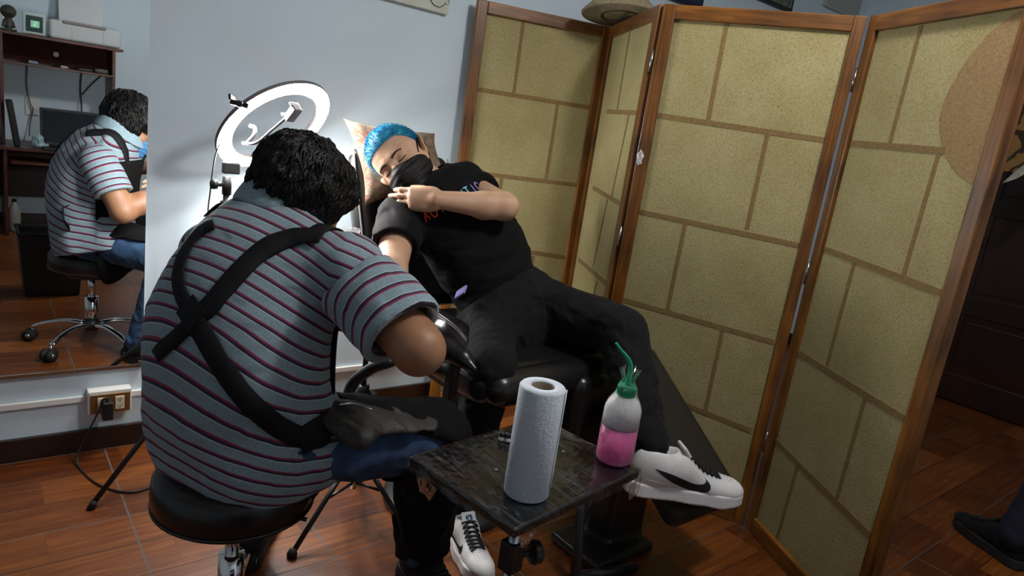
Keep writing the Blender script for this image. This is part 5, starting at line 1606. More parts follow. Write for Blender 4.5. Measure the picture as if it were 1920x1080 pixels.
# backrest: leaning slab with soft edges
bu = unit(A3(0, .42, .90)); bn = unit(np.cross(A3(1, 0, 0), bu)); 
if bn[1] > 0: bn = -bn
Rb = np.stack([A3(1, 0, 0), bu, bn], 1)
b0 = A3(1.165, 1.885, .60)
f = Fld().u(rbox(b0 + bu * .25 - bn * .0, (.19, .265, .045), .042, Rb)).sub(rcone(b0 + bu * .1 - A3(1, 0, 0) * .0 + bn * .36, b0 + bu * .5 + bn * .36, .33, .33), .03)
backr = solid('backrest', f, lt, ch, h=.006)
m_pipe = mat('grey_piping', (.20, .19, .19), .4)
pw_ = []
for sx in (-1, 1):
    MB().tube([b0 + bu * t_ + A3(sx * .180, 0, 0) + bn * .036 for t_ in np.linspace(.04, .50, 8)], .0035, 6).build('piping', m_pipe, backr)
MB().box(b0 + bu * .25 - bn * .055, (.30, .42, .02), Rb).build('back_plate', M['black_metal'], ch, bevel=.004)
f = Fld().u(rbox(A3(1.275, 1.590, .530), (.250, .295, .055), .05)).u(rcone(A3(1.50, 1.82, .575), A3(1.50, 1.36, .560), .048, .045), .03).disp(lambda p: -.006 * np.exp(-((p[..., 0] - 1.215) ** 2 + (p[..., 1] - 1.56) ** 2) / .02))
seat = solid('seat', f, lt, ch, h=.006)
for sx in (-1, 1):
    MB().tube([A3(1.215 + sx * .193, y, .556) for y in np.linspace(1.36, 1.83, 8)], .0033, 6).build('piping', m_pipe, seat)
# seat wing nearer the camera
wA, wB, wC = at(803, 602, 2.04), at(850, 628, 1.95), at(880, 655, 1.88)
f = Fld().u(rcone(wA, wB, .050, .044)).u(rcone(wB, wC, .044, .022), .02)
wing = solid('side_cushion', f, lt, ch, h=.005)
wt = bvh_of(wing)
for px0, dy in ((0, 0), (1, 5)):
    pp = [on_surf(wt, CAM, at(x, y + dy, 2) - CAM, .0)[0] for x, y in ((790, 578), (805, 580), (825, 590), (845, 604), (862, 620), (875, 636))]
    pp = [q for q in pp if q is not None]
    if len(pp) > 2: MB().tube(spline(pp, 4), .0020, 6).build('seam_piping', m_pipe, wing)
# armrest pad (crescent) and post
f = Fld().u(rcone(at(800, 650, 1.80), at(838, 654, 1.77), .024, .031)).u(rcone(at(838, 654, 1.77), at(868, 672, 1.74), .031, .024), .015).u(rcone(at(868, 672, 1.74), at(889, 692, 1.72), .024, .010), .01)
arm = solid('armrest', f, lt, ch, h=.004)
ap = at(850, 688, 1.76); al = A3(ap[0] + .005, ap[1] + .01, .22)
MB().box((ap + al) / 2, (.034, .026, abs(ap[2] - al[2]) + .06), frame_from(ap - al)).build('arm_post', M['black_metal'], ch, bevel=.004)
MB().cyl(at(812, 688, 1.70), at(842, 690, 1.70), .017, n=12).build('arm_knob', M['black_plastic'], ch)
# frame tubes
MB().tube(spline([A3(1.0, 1.70, .50), at(735, 676, 1.86), at(695, 692, 1.87), at(660, 722, 1.88), at(650, 770, 1.90), A3(.885, 1.75, .16)], 7), .0165, 12).build('side_tube', M['black_metal'], ch)
MB().tube([at(655, 800, 1.86), at(740, 795, 1.80), at(850, 765, 1.76)], .012, 10).build('cross_bar', M['black_metal'], ch)
MB().cyl(A3(1.215, 1.60, .10), A3(1.215, 1.60, .475), .045).build('lift_column', M['black_metal'], ch)
MB().lathe([(0, 0), (.21, 0), (.215, .012), (.20, .03), (.06, .055), (0, .06)], A3(1.215, 1.62, 0.001), n=40).build('base', M['black_metal'], ch)
MB().box(A3(1.215, 1.58, .465), (.30, .44, .02)).build('seat_plate', M['black_metal'], ch, bevel=.003)
MB().tube(spline([A3(1.30, 1.40, .46), A3(1.34, 1.20, .30), A3(1.31, 1.12, .12), A3(1.30, 1.10, .02)], 6), .015, 10).tube([A3(1.30, 1.10, .02), A3(1.50, 1.05, .02)], .015, 10).tube([A3(1.31, 1.13, .14), A3(1.46, 1.20, .30)], .011, 10).build('front_frame', M['black_metal'], ch)
# legrests
m_mat_leather = mat('matte_vinyl', (.016, .012, .009), .55, bump=.15, bscale=250)
p0 = A3(1.775, 1.35, .585); p1 = A3(1.775, .91, .258)
du = unit(p1 - p0); L_ = np.linalg.norm(p1 - p0); nn_ = unit(np.cross(A3(1, 0, 0), du)); nn_ = nn_ if nn_[2] > 0 else -nn_
Rl_ = np.stack([A3(1, 0, 0), du, nn_], 1)
f = Fld().u(rbox((p0 + p1) / 2 + A3(-.16, 0, 0) - nn_ * .035, (.16, L_ / 2, .035), .034, Rl_))
f.sub(lambda p: 1 - 0 * p[..., 0], .001) if False else None
f2 = Fld().u(rbox(A3(1.56, 1.20, .13), (.085, .05, .125), .02)).u(rbox(A3(1.50, 1.19, .02), (.13, .10, .018), .012), .02)
solid('foot_bracket', f2, M['black_metal'], ch, h=.006)
legr = solid('leg_rest', f, m_mat_leather, ch, h=.006)
f = Fld().u(rbox(A3(1.415, 1.275, .40), (.085, .045, .155), .04))
solid('leg_rest', f, lt, ch, h=.005)
f = Fld().u(rcone(A3(1.10, 1.305, .530), A3(1.47, 1.305, .535), .050, .055))
solid('front_bolster', f, lt, ch, h=.005)
MB().cyl(A3(1.40, 1.30, .50), A3(1.66, 1.32, .50), .014).build('leg_rest_hinge', M['black_metal'], ch)

# ================================================================ ARMREST STAND (tripod) with wrapped pad
ts_ = thing('armrest_stand', 'chrome and black tripod armrest stand with a cling film wrapped pad under the client\'s forearm', 'armrest stand', (.90, 1.66, 0))
TP = A3(.885, 1.655, 0)
MB().cyl(TP + A3(0, 0, .10), TP + A3(0, 0, .42), .011).build('pole', M['chrome'], ts_)
MB().cyl(TP + A3(0, 0, .40), TP + A3(0, 0, .58), .008).build('inner_pole', M['black_metal'], ts_)
MB().cyl(TP + A3(0, 0, .38), TP + A3(0, 0, .43), .018).cyl(TP + A3(0, 0, .405), TP + A3(.03, -.03, .405), .012, n=8).build('height_knob', M['black_plastic'], ts_)
MB().cyl(TP + A3(0, 0, .20), TP + A3(0, 0, .235), .017).build('leg_collar', M['black_plastic'], ts_)
for f_ in (A3(.665, 1.55, 0), A3(.995, 1.50, 0), A3(1.00, 1.84, 0)):
    lg = MB().cyl(TP + A3(0, 0, .225), f_ + A3(0, 0, .010), .0075, n=10).build('leg', M['black_metal'], ts_)
    MB().lathe([(0, 0), (.013, 0), (.014, .012), (.008, .024), (0, .026)], f_, n=14).build('foot', M['rubber'], lg)
    m_ = TP + (f_ - TP) * .48; m_[2] = .118
    MB().cyl(TP + A3(0, 0, .118), m_, .0045, n=8).build('brace', M['black_metal'], ts_)
padc = at(755, 572, 1.80)
d_ = unit(cl_wrR - cl_elR); pdc = (cl_wrR * .45 + cl_elR * .55) - A3(0, 0, .078)
TPt = A3(pdc[0], pdc[1], pdc[2])
f = Fld().u(rbox(pdc, (.115, .062, .030), .026, np.stack([d_, unit(np.cross(A3(0, 0, 1), d_)), unit(np.cross(d_, np.cross(A3(0, 0, 1), d_)))], 1)))
pad = solid('wrapped_pad', f, mat('wrapped_vinyl', (.012, .012, .016), .12, coat=1.0, bump=.8, bscale=60), ts_, h=.004)
f = Fld().u(ell(at(765, 570, 1.70), (.042, .052, .040))).disp(sines(15, .04, 5, .003))
solid('pad_end', f, mat('wrapped_vinyl_end', (.010, .011, .018), .10, coat=1.0, bump=1.0, bscale=70), ts_, h=.004)
MB().cyl(TP + A3(0, 0, .57), pdc - A3(0, 0, .02), .009).build('pad_bracket', M['black_metal'], ts_)
# wrapped bottle with clear top standing behind the sleeve, on the far side
bt2 = thing('wrapped_bottle', 'small dark bottle in a clear plastic bag beside the backrest of the chair', 'bottle', at(655, 500, 1.95))
q = at(657, 460, 1.95); cu_ = A3(0, 0, 1)
MB().lathe([(0, -.10), (.020, -.10), (.021, -.02), (.017, 0), (.010, .006), (0, .008)], q, n=20).build('bottle_body', M['black_plastic'], bt2)
m_film = mat('cling_film', (.9, .92, .95), .12, alpha=.16, spec=.8, bump=1.0, bscale=70)
f = []
k = MB(); n_ = 24; rows = []
for i in range(9):
    z = .0 + i * .0075 - .01; rr = .0215 - .000 * i
    rows.append([(q + A3((rr + .004 * math.sin(j * 2.3 + i)) * math.cos(2 * PI * j / n_), (rr + .004 * math.sin(j * 1.7 + i * 2)) * math.sin(2 * PI * j / n_), z)) for j in range(n_)])
k.add([p for r in rows for p in r], [(i * n_ + j, i * n_ + (j + 1) % n_, (i + 1) * n_ + (j + 1) % n_, (i + 1) * n_ + j) for i in range(8) for j in range(n_)])
k.build('clear_bag', mat('clear_bag', (.9, .9, .92), .15, alpha=.42, spec=.8), bt2)
MB().cyl(q - A3(0, 0, .10), A3(q[0], q[1], .60), .012).build('holder', M['black_metal'], bt2)

# pillow behind the client's head
pl = thing('pillow', 'worn floral throw pillow in beige and rust behind the head of the blue haired client', 'pillow', at(745, 310, 2.2))
m_pil, nt, bb = new_mat('floral_cloth')
tc = N(nt, 'ShaderNodeTexCoord')
n1 = N(nt, 'ShaderNodeTexNoise'); n1.inputs['Scale'].default_value = 13; n1.inputs['Detail'].default_value = 3; n1.inputs['Distortion'].default_value = 2.5
n2 = N(nt, 'ShaderNodeTexNoise'); n2.inputs['Scale'].default_value = 17; n2.inputs['Detail'].default_value = 3; n2.inputs['Distortion'].default_value = 1.5
nt.links.new(tc.outputs['Object'], n1.inputs['Vector']); nt.links.new(tc.outputs['Object'], n2.inputs['Vector'])
ra = ramp(nt, n2.outputs['Fac'], [(.35, (.14, .125, .08)), (.5, (.25, .20, .14)), (.62, (.30, .235, .17))])
rb_ = ramp(nt, n1.outputs['Fac'], [(.46, (0, 0, 0)), (.495, (1, 1, 1)), (.52, (1, 1, 1)), (.55, (0, 0, 0))])
mx = N(nt, 'ShaderNodeMixRGB'); nt.links.new(rb_.outputs[0], mx.inputs[0]); nt.links.new(ra.outputs[0], mx.inputs[1]); mx.inputs[2].default_value = (.24, .085, .055, 1)
nt.links.new(mx.outputs[0], bb.inputs['Base Color']); bb.inputs['Roughness'].default_value = .9
n3_ = N(nt, 'ShaderNodeTexNoise'); n3_.inputs['Scale'].default_value = 350; nt.links.new(tc.outputs['Object'], n3_.inputs['Vector'])
bp = N(nt, 'ShaderNodeBump'); bp.inputs['Strength'].default_value = .4; bp.inputs['Distance'].default_value = .001
nt.links.new(n3_.outputs['Fac'], bp.inputs['Height']); nt.links.new(bp.outputs[0], bb.inputs['Normal'])
def pillow_mesh(c4s, th, n=30):
    c4s = [np.array(c) for c in c4s]      # TL, TR, BR, BL
    nrm = unit(np.cross(c4s[1] - c4s[0], c4s[3] - c4s[0]))
    v = []; f = []
    for side in (1, -1):
        for i in range(n + 1):
            for j in range(n + 1):
                u, w_ = i / n, j / n
                # edges pulled in between the corners
                pu = .5 + (u - .5) * (1 - .14 * (1 - (2 * w_ - 1) ** 2)); pw = .5 + (w_ - .5) * (1 - .14 * (1 - (2 * u - 1) ** 2))
                p = (c4s[0] * (1 - pu) + c4s[1] * pu) * (1 - pw) + (c4s[3] * (1 - pu) + c4s[2] * pu) * pw
                h = (max(0, 1 - (2 * u - 1) ** 2) * max(0, 1 - (2 * w_ - 1) ** 2)) ** .42
                wr = .004 * math.sin(u * 23 + 3 * w_) * h
                v.append(p + nrm * side * (th * h + wr))
    st_ = (n + 1) ** 2
    for side in range(2):
        for i in range(n):
            for j in range(n):
                a = side * st_ + i * (n + 1) + j
                f.append((a, a + 1, a + n + 2, a + n + 1))
    return MB().add(v, f, smooth=True)
o = pillow_mesh([at(644, 222, 2.16), at(815, 250, 2.32), at(850, 352, 2.31), at(684, 386, 2.10)], .052).build('pillow_cover', m_pil, pl)
def film_mat(name, amount, scale, stretch=None, crease_glint=.09, bump=.45):
    m, nt, b = new_mat(name)
    L = nt.links.new
    out = nt.nodes['Material Output']; nt.nodes.remove(b)
    tc = N(nt, 'ShaderNodeTexCoord'); vec = tc.outputs['Object']
    if stretch:
        mp = N(nt, 'ShaderNodeMapping'); mp.inputs['Scale'].default_value = stretch; mp.inputs['Rotation'].default_value = (0, 0, .6); L(vec, mp.inputs[0]); vec = mp.outputs[0]
    n = N(nt, 'ShaderNodeTexNoise'); n.inputs['Scale'].default_value = scale; n.inputs['Detail'].default_value = 3; n.inputs['Distortion'].default_value = 1.0
    L(vec, n.inputs['Vector'])
    bp = N(nt, 'ShaderNodeBump'); bp.inputs['Strength'].default_value = bump; bp.inputs['Distance'].default_value = .003; L(n.outputs['Fac'], bp.inputs['Height'])
    tr = N(nt, 'ShaderNodeBsdfTransparent'); gl = N(nt, 'ShaderNodeBsdfGlossy'); gl.inputs['Roughness'].default_value = .07
    L(bp.outputs[0], gl.inputs['Normal'])
    fr = N(nt, 'ShaderNodeFresnel'); fr.inputs['IOR'].default_value = 1.45; fm = N(nt, 'ShaderNodeMath', operation='MULTIPLY'); fm.inputs[1].default_value = .6; L(fr.outputs[0], fm.inputs[0])
    ad = N(nt, 'ShaderNodeMath', operation='ADD', use_clamp=True); ad.inputs[1].default_value = amount; L(fm.outputs[0], ad.inputs[0])
    mx = N(nt, 'ShaderNodeMixShader'); L(ad.outputs[0], mx.inputs[0]); L(tr.outputs[0], mx.inputs[1]); L(gl.outputs[0], mx.inputs[2])
    # pale diffuse streaks along the film's creases, painted in as highlights
    n2 = N(nt, 'ShaderNodeTexNoise'); n2.inputs['Scale'].default_value = scale * .55; n2.inputs['Detail'].default_value = 5; n2.inputs['Distortion'].default_value = 1.6
    L(vec, n2.inputs['Vector'])
    cr = ramp(nt, n2.outputs['Fac'], [(.462, (0, 0, 0)), (.482, (crease_glint, crease_glint, crease_glint)), (.488, (0, 0, 0)), (.535, (0, 0, 0)), (.547, (crease_glint * .7,) * 3), (.553, (0, 0, 0))])
    df = N(nt, 'ShaderNodeBsdfDiffuse'); df.inputs['Color'].default_value = (.85, .87, .92, 1)
    m2 = N(nt, 'ShaderNodeMixShader'); L(cr.outputs[0], m2.inputs[0]); L(mx.outputs[0], m2.inputs[1]); L(df.outputs[0], m2.inputs[2]); L(m2.outputs[0], out.inputs[0])
    return m
# ================================================================ SIDE TABLE
tb = thing('side_table', 'small black tray table wrapped in clear film, holding the paper roll and pink bottle', 'table', (.88, .93, 0))
TZ = .55
TC = A3(.882, .920, TZ); ta = math.radians(8)
Rt = Rz(ta)
tw, td = .385, .290
MB().box(TC - A3(0, 0, .011), (tw, td, .020), Rt).build('table_top', mat('black_laminate', (.010, .010, .012), .25), tb, bevel=.004)
# film: wrinkled sheet just above the top, hanging over the rim
wr1 = sines(201, .05, 6, .0012, (1, .35, 1), Rz(.5)); wr2 = sines(202, .018, 6, .0005)
k = MB(); nx, ny = 90, 74; V_ = []
for i in range(nx + 1):
    for j in range(ny + 1):
        x = (i / nx - .5) * (tw + .05); y = (j / ny - .5) * (td + .05)
        ex = max(0, abs(x) - tw / 2 - .001); ey = max(0, abs(y) - td / 2 - .001)
        xx = math.copysign(min(abs(x), tw / 2 + .0015 + .15 * ex), x); yy = math.copysign(min(abs(y), td / 2 + .0015 + .15 * ey), y)
        V_.append((xx, yy, .0016 - (ex + ey) * 1.05))
V_ = np.array(V_) @ Rt.T + TC
edge_m = (V_[:, 2] > TZ)
V_[:, 2] += np.where(edge_m, wr1(V_) * .55 + wr2(V_) + .0002, 0)
V_[:, :2] += np.where(edge_m, 0, wr1(V_ * 1.7) * 2.2)[:, None]
k.add(V_, [(i * (ny + 1) + j, i * (ny + 1) + j + 1, (i + 1) * (ny + 1) + j + 1, (i + 1) * (ny + 1) + j) for i in range(nx) for j in range(ny)], smooth=True)
k.build('cling_film', film_mat('table_film', .05, 30, (1, .10, 1)), tb)
# loose film at the left corner and the right corner
def film_flap(name, c, w_, h_, seed, parent, R=None):
    sn = sines(seed, .03, 6, .010); V_ = []; n1_, n2_ = 14, 12
    for i in range(n1_ + 1):
        for j in range(n2_ + 1):
            V_.append((w_ * (i / n1_ - .5) * (1 - .5 * j / n2_), 0, -h_ * j / n2_))
    V_ = np.array(V_); V_ = (V_ @ (np.eye(3) if R is None else R).T) + c
    V_ = V_ + sn(V_)[:, None] * A3(.6, .6, .2)
    
    return MB().add(V_, [(i * (n2_ + 1) + j, i * (n2_ + 1) + j + 1, (i + 1) * (n2_ + 1) + j + 1, (i + 1) * (n2_ + 1) + j) for i in range(n1_) for j in range(n2_)], smooth=True).build(name, film_mat(name, .0, 60, None, .35), parent)
film_flap('film_flap', TC + Rt @ A3(-tw / 2 - .004, td / 2 - .06, -.018), .07, .035, 7, tb, Rz(1.7))
film_flap('film_flap', TC + Rt @ A3(tw / 2 - .02, -td / 2 - .006, -.018), .06, .04, 8, tb, Rz(.2))
film_flap('film_flap', TC + Rt @ A3(-tw / 2 + .03, -td / 2 - .006, -.018), .05, .02, 9, tb, Rz(.2))
# stand
pz = TC + Rt @ A3(-.135, -.10, -.022)
MB().cyl((pz[0], pz[1], .04), (pz[0], pz[1], TZ - .02), .011, n=16).build('post', M['steel'], tb)
MB().box((pz[0], pz[1], TZ - .10), (.034, .034, .06), Rt).build('clamp', M['black_plastic'], tb, bevel=.003)
kb = MB().cyl((pz[0] + .017, pz[1] - .002, TZ - .105), (pz[0] + .045, pz[1] - .006, TZ - .105), .006)
for i in range(1): kb.cyl((pz[0] + .042, pz[1] - .006, TZ - .105), (pz[0] + .060, pz[1] - .008, TZ - .105), .023, n=8)
kb.build('knob', M['black_plastic'], tb, bevel=.002)
MB().box(TC + Rt @ A3(-.02, -.02, -.030), (.26, .18, .014), Rt).build('under_bracket', M['black_metal'], tb, bevel=.002)
MB().box((pz[0], pz[1], .028), (.05, .34, .03), Rt).box((pz[0] + .16, pz[1] + .1, .028), (.36, .04, .03), Rt).build('base', M['black_metal'], tb, bevel=.004)
# paper roll
onz = lambda px, py, z: (lambda r: CAM + r * ((z - 1.2) / r[2]))(RM @ np.array([px - 960.0, -(py - 540.0), -F_PX]))
rp_ = onz(986, 924, TZ + .0015); rp_[2] = TZ + .0035
RH = .213; RR = .0425
pr2 = thing('paper_roll', 'tall white roll of paper towel standing upright on the wrapped table', 'paper roll', rp_)
tl = unit(A3(0.02, .0, 1))
m_pap, nt, bb = new_mat('paper_towel'); bb.inputs['Base Color'].default_value = (.60, .66, .74, 1); bb.inputs['Roughness'].default_value = .9
tc = N(nt, 'ShaderNodeTexCoord'); vv = N(nt, 'ShaderNodeTexVoronoi'); vv.inputs['Scale'].default_value = 190; nn_ = N(nt, 'ShaderNodeTexNoise'); nn_.inputs['Scale'].default_value = 18
nt.links.new(tc.outputs['Object'], vv.inputs['Vector']); nt.links.new(tc.outputs['Object'], nn_.inputs['Vector'])
ad_ = N(nt, 'ShaderNodeMath', operation='ADD'); nt.links.new(vv.outputs['Distance'], ad_.inputs[0]); nt.links.new(nn_.outputs['Fac'], ad_.inputs[1])
bp = N(nt, 'ShaderNodeBump'); bp.inputs['Strength'].default_value = .35; bp.inputs['Distance'].default_value = .0015
nt.links.new(ad_.outputs[0], bp.inputs['Height']); nt.links.new(bp.outputs[0], bb.inputs['Normal'])
prof = [(.0215, .001), (RR - .002, 0), (RR, .003), (RR + .0006, RH * .5), (RR, RH - .004), (RR - .003, RH), (.0225, RH), (.0215, RH - .001)]
MB().lathe(prof, rp_, None, 64, closed=True).build('paper', m_pap, pr2)
MB().lathe([(.0212, .002), (.0212, RH - .002), (.0200, RH - .002), (.0200, .002)], rp_, None, 40, closed=True).build('cardboard_core', mat('cardboard', (.16, .125, .085), .8), pr2)
e_ = RM @ A3(1, 0, .3); e_[2] = 0; e_ = unit(e_)
MB().ribbon([rp_ + A3(e_[0] * (RR + .0005), e_[1] * (RR + .0005), z) for z in np.linspace(.02, RH, 6)], [e_] * 6, .012, .001).build('loose_edge', m_pap, pr2)
# pink bottle
bb_ = onz(1150, 862, TZ + .0015); bb_[2] = TZ + .0035
bo = thing('wash_bottle', 'plastic wash bottle half full of pink liquid with a green cap and bent green spout', 'bottle', bb_)
m_bot = mat('frosted_plastic', (.90, .87, .90), .35, sss=1.0)
m_liq = mat('pink_liquid', (.95, .22, .50), .30, sss=1.0)
for q_ in (m_bot, m_liq): q_.node_tree.nodes['Principled BSDF'].inputs['Subsurface Radius'].default_value = (.03, .03, .03)
BR = .0385
MB().lathe([(0, 0), (BR - .004, 0), (BR, .005), (BR, .079)], bb_, n=48).lathe([(BR, .079), (0, .079)], bb_, n=48).build('pink_liquid', m_liq, bo)
MB().lathe([(BR, .0795), (BR, .112), (BR - .001, .120), (BR - .007, .134), (.020, .145), (.0155, .149), (.0155, .153), (0, .153)], bb_, n=48).lathe([(BR, .0795), (0, .0795)], bb_, n=48).build('bottle_body', m_bot, bo)
m_gr = mat('green_plastic', (.015, .34, .17), .35)
k = MB()
pr_ = []
for z0, z1, r_ in ((.147, .150, .0195), (.150, .166, .0190), (.166, .169, .0175)): k.cyl(bb_ + A3(0, 0, z0), bb_ + A3(0, 0, z1), r_, n=32)
for j in range(28):
    a = 2 * PI * j / 28; k.box(bb_ + A3(.0192 * math.cos(a), .0192 * math.sin(a), .158), (.0018, .0018, .015), Rz(a))
k.build('cap', m_gr, bo)
up_ = RM @ A3(-1, 0, 0); up_[2] = 0; up_ = unit(up_)
sp_ = [bb_ + A3(0, 0, .166), bb_ + A3(0, 0, .19), bb_ + A3(0, 0, .207), bb_ + A3(0, 0, .218) - up_ * -.004, bb_ + A3(0, 0, .229) + up_ * .012, bb_ + A3(0, 0, .243) + up_ * .028, bb_ + A3(0, 0, .256) + up_ * .040]
pts_ = spline(sp_, 5)
MB().tube(pts_, list(np.interp(np.linspace(0, 1, len(pts_)), [0, .2, .55, 1], [.0075, .0050, .0045, .0026])), 12).build('spout', m_gr, bo)
# film around the bottle, gathered at the neck
k = MB(); n_ = 64; rows = []
prf = [(BR + .0012, .002), (BR + .0014, .03), (BR + .0014, .06), (BR + .0014, .09), (BR + .0012, .115), (BR - .003, .132), (.0255, .146), (.0215, .158), (.0185, .170), (.0105, .180), (.012, .188), (.0165, .197), (.019, .205)]
for i, (r_, z) in enumerate(prf):
    row = []
    for j in range(n_):
        a = 2 * PI * j / n_
        w_ = .0005 * math.sin(9 * a + z * 130) + .0003 * math.sin(23 * a - z * 200)
        if z > .15: w_ += .0022 * math.sin(7 * a + z * 90) * (z - .14) / .03
        row.append(bb_ + A3((r_ + w_) * math.cos(a), (r_ + w_) * math.sin(a), z + (.004 * math.sin(5 * a) if i == len(prf) - 1 else 0)))
    rows.append(row)
k.add([p for r in rows for p in r], [(i * n_ + j, i * n_ + (j + 1) % n_, (i + 1) * n_ + (j + 1) % n_, (i + 1) * n_ + j) for i in range(len(prf) - 1) for j in range(n_)], smooth=True)
k.build('film_wrap', film_mat('bottle_film', .0, 45, None, .30, .15), bo)
# ink caps
m_capw = mat('clear_white_cap', (.45, .45, .47), .3)
for i, (px_, py_) in enumerate(((940, 826), (951, 828), (962, 820))):
    q = onz(px_, py_, TZ + .002); q[2] = TZ + .004
    lab = ('black ink cap on the wrapped table, farthest left of the three', 'black ink cap on the wrapped table, nearest to the camera', 'black ink cap on the wrapped table, touching the paper roll side')[i]
    e = thing('ink_cap', lab, 'ink cap', q, 'ink caps on the wrapped table')
    MB().lathe([(.0065, 0), (.0075, .001), (.0055, .003), (.006, .009), (.0045, .009), (.004, .003)], q, n=18, closed=True).build('cup', m_capw, e)
    MB().lathe([(.0, .0075), (.0062, .0080), (.0068, .0125), (.0055, .0165), (.003, .0185), (0, .019)], q, n=14).build('ink', M['black_plastic'], e)
for i, (px_, py_) in enumerate(((1056, 848), (930, 882), (949, 893))):
    q = onz(px_, py_, TZ + .002); q[2] = TZ + .0035
    o = MB().lathe([(0, 0), (.003, .0005), (.0032, .002), (.0, .0035)], (0, 0, 0), n=12).build('water_drop', mat('water_%d' % i, (.9, .9, .95), .03, trans=.9, ior=1.33))
    o.location = q
    tag(o, ('clear droplet on the film right of the paper roll', 'clear droplet on the film left of the paper roll, the farther one', 'clear droplet on the film left of the paper roll, the nearer one')[i], 'droplet', 'droplets on the wrapped table')

# ================================================================ SMALL THINGS
# cable coil on the floor
k = MB(); cc_ = A3(1.20, 2.13, 0); rs = random.Random(2); pts_ = []
for i in range(190):
    a = i * 2 * PI / 30; r_ = .15 + .012 * math.sin(i * .13) + .01 * math.sin(i * .05)
    pts_.append(cc_ + A3(r_ * math.cos(a) * 1.1, r_ * math.sin(a), .006 + .0095 * (i // 30) + .004 * math.sin(i * .4)))
k.tube(pts_, .0045, 7)
tag(rebase(k.build('cable_coil', mat('beige_cable', (.38, .28, .20), .5)), cc_), 'coil of beige cable lying on the floor against the wall', 'cable')
tag(rebase(MB().tube(spline([at(885, 700, 2.3), at(868, 725, 2.35), at(858, 765, 2.4), at(875, 790, 2.4), at(920, 800, 2.4)], 6), .0035, 6).build('cable', mat('orange_cable', (.35, .12, .03), .5)), at(870, 760, 2.4)), 'thin orange cable looping behind the reclining client\'s leg', 'cable')
# picture on the wall, upper middle
m_canvas = mat('canvas', (.60, .62, .55), .8, noise=.06, nscale=12)
q = onwall(840, 28, YB - .02)
pw_, ph_ = .46, .46
pic = thing('wall_picture', 'cream canvas picture with a dark ornament on the wall above the ring light', 'picture', (q[0] - pw_ / 2, YB, q[2]))
MB().box((q[0] - pw_ / 2, YB - .011, q[2] + ph_ / 2), (pw_, .020, ph_)).build('canvas', m_canvas, pic, bevel=.002)
k = MB(); c0 = A3(onwall(815, 5)[0], YB - .0215, onwall(815, 5)[2])
rs = random.Random(8)
for i in range(40):
    a = rs.uniform(0, 2 * PI); x = c0[0] + .035 * math.cos(a) * rs.uniform(.2, 1); z = c0[2] + .015 + abs(.05 * math.sin(a)) * rs.uniform(.2, 1.4)
    pp = [A3(x, c0[1], z), A3(x + rs.uniform(-.015, .015), c0[1], z + rs.uniform(.004, .014)), A3(x + rs.uniform(-.02, .02), c0[1], z + rs.uniform(-.006, .02))]
    k.tube(spline(pp, 4), .0045, 5, flat=.2)
k.tube(spline([c0 + A3(-.035, 0, .004), c0 + A3(-.015, 0, -.012), c0 + A3(.012, 0, -.014), c0 + A3(.034, 0, .002)], 4), .004, 5, flat=.3)
k.tube(spline([c0 + A3(.030, 0, .008), c0 + A3(.045, 0, .0), c0 + A3(.05, 0, .012), c0 + A3(.042, 0, .018)], 4), .0018, 5, flat=.3)
k.build('ink_ornament', mat('dark_ink', (.02, .035, .045), .8), pic)
# pictures high on the wall behind the screen
def wallpic(px0, py0, px1, py1, up, lab, mfr, mim, w_fr=.02):
    a = onwall(px0, py0, YB - .02); b_ = onwall(px1, py1, YB - .02); z0 = (a[2] + b_[2]) / 2
    o = thing('wall_picture', lab, 'picture', ((a[0] + b_[0]) / 2, YB, z0))
    fr_ = MB().box(((a[0] + b_[0]) / 2, YB - .011, z0 + up / 2), (b_[0] - a[0], .02, up)).build('frame', mfr, o, bevel=.002)
    MB().box(((a[0] + b_[0]) / 2, YB - .022, z0 + up / 2), (b_[0] - a[0] - 2 * w_fr, .003, up - 2 * w_fr)).build('print', mim, o)
    return o
wallpic(1225, -2, 1318, 10, .32, 'dark blue framed picture high on the wall behind the hat', mat('navy_frame', (.008, .010, .035), .5), mat('navy_print', (.02, .03, .08), .6))
wallpic(1385, -8, 1486, 17, .32, 'picture with a dark green frame high on the wall behind the third screen panel', mat('green_frame', (.01, .025, .018), .5), mat('speckled_print', (.16, .18, .14), .8, noise=.8, nscale=60))
wallpic(1545, 20, 1610, 30, .30, 'pale picture with a black left edge high on the wall near the room corner', mat('pale_frame', (.45, .47, .45), .7), mat('pale_print', (.42, .44, .42), .8))
# hat on the screen corner
hq = A3(2.00, 1.98, SCR_H)
ht = thing('hat', 'conical straw hat resting on top of the corner between two screen panels', 'hat', hq)
m_straw = mat('straw', (.26, .215, .13), .85, noise=.25, nscale=90, bump=.6, bscale=160)
Rh = Rx(-.12) @ Ry(.05)
hc0 = hq + A3(0, 0, .018)
MB().lathe([(.150, .000), (.152, .006), (.110, .050), (.055, .098), (.02, .118), (0, .122), (0, .118), (.018, .113), (.052, .094), (.108, .046), (.148, .000)], hc0, Rh, 56).build('straw_cone', m_straw, ht)
MB().lathe([(.078, -.004), (.078, .030), (.072, .030), (.072, -.004)], hc0, Rh, 40, closed=True).build('head_band', mat('leather_band', (.09, .045, .028), .6), ht)
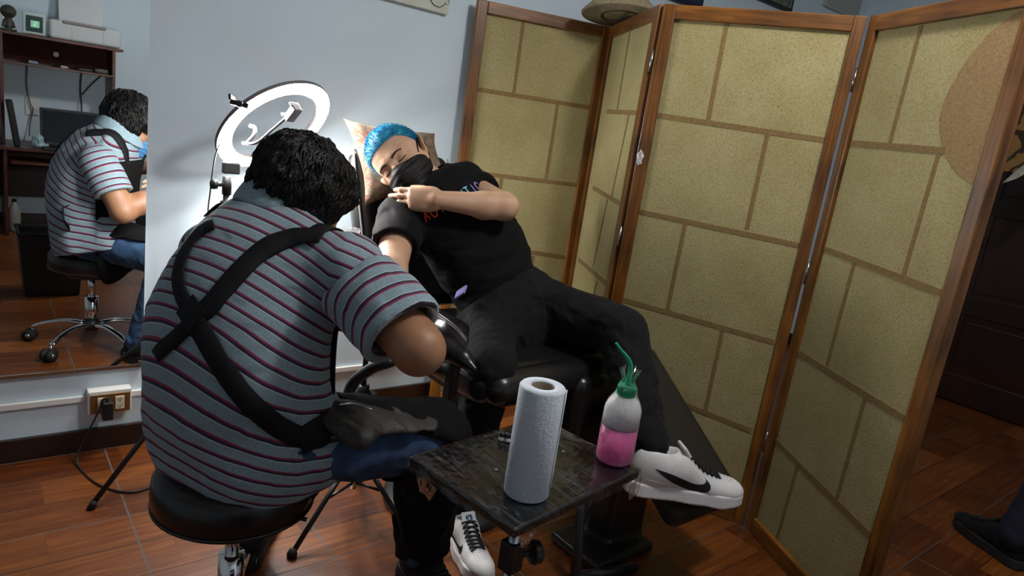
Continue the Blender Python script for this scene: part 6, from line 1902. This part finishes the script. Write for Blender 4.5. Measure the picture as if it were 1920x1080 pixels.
# sticker on screen stile
# feather and gold hanging near the door, right edge of the frame
gq = at(1935, 295, 3.2)
gd = thing('gold_wall_hanging', 'gold and brown patterned hanging at the far right edge, beyond the screen', 'wall hanging', gq)
m_gold, nt, bb = new_mat('gold_pattern')
tc = N(nt, 'ShaderNodeTexCoord'); wv = N(nt, 'ShaderNodeTexWave'); wv.inputs['Scale'].default_value = 9; wv.inputs['Distortion'].default_value = 9
nt.links.new(tc.outputs['Object'], wv.inputs['Vector']); rr_ = ramp(nt, wv.outputs['Fac'], [(.12, (.03, .015, .005)), (.3, (.30, .16, .04))]); nt.links.new(rr_.outputs[0], bb.inputs['Base Color']); bb.inputs['Roughness'].default_value = .5
Rg = frame_from(unit(CAM - gq), (0, 0, 1))
e = MB().box(gq + A3(0, 0, .09), (.012, .34, .34), Rz(-.1)).build('patterned_panel', m_gold, gd, bevel=.004)
fq = at(1880, 343, 3.1)
fe = thing('feather', 'long white feather with a pointed tip hanging at the far right edge', 'feather', fq)
pts_ = spline([at(1880, 343, 3.1), at(1898, 334, 3.1), at(1915, 322, 3.1), at(1945, 300, 3.1)], 6)
MB().tube(pts_, list(np.interp(np.linspace(0, 1, len(pts_)), [0, .3, 1], [.001, .022, .040])), 12, flat=.12).build('vane', mat('feather_white', (.50, .48, .40), .8, noise=.4, nscale=70, stretch=(1, 1, 4)), fe)
MB().tube(pts_, .0022, 6).build('quill', mat('quill', (.30, .25, .18), .5), fe)
# ================================================================ THIRD PERSON (foot at the lower right edge)
p3_toe = A3(2.90, .665, 0); p3_heel = A3(2.755, .415, 0); p3_d = unit(p3_toe - p3_heel)
p3 = thing('person', 'person outside the frame whose dark trouser leg shows at the lower right corner', 'person', p3_heel)
p3_an = p3_heel + p3_d * .05 + A3(0, 0, .09); p3_kn = p3_heel + A3(.16, -.02, .50); p3_hip = p3_kn + A3(.05, -.42, .02)
b = Fld().u(rcone(p3_an, p3_kn, .040, .056)).u(rcone(p3_kn, p3_hip, .060, .085), .03).u(rcone(p3_an, p3_an + p3_d * .10 - A3(0, 0, .05), .036, .03), .02)
solid('body', b, M['skin_b'], p3, h=.006)
b = Fld().u(rcone(p3_an + A3(0, 0, .02), p3_kn, .062, .078)).u(rcone(p3_kn, p3_hip, .080, .105), .03).disp(sines(301, .08, 5, .006)).cut(half((0, 0, .062), (0, 0, -1)), .004)
solid('trousers', b, mat('navy_trousers', (.008, .010, .022), .85), p3, h=.006)
e3 = thing('shoe', 'black shoe with a thin white edge on the floor at the lower right corner', 'shoe', (p3_toe + p3_heel) / 2)
R3 = np.stack([np.cross(p3_d, A3(0, 0, 1)), p3_d, A3(0, 0, 1)], 1)
shoe(e3, (p3_toe + p3_heel) / 2 + A3(0, 0, .001), R3, [M['black_twill'], M['rubber'], M['black_lace'], M['black_lace']], 1.0, side=-1, swoosh_sides=())
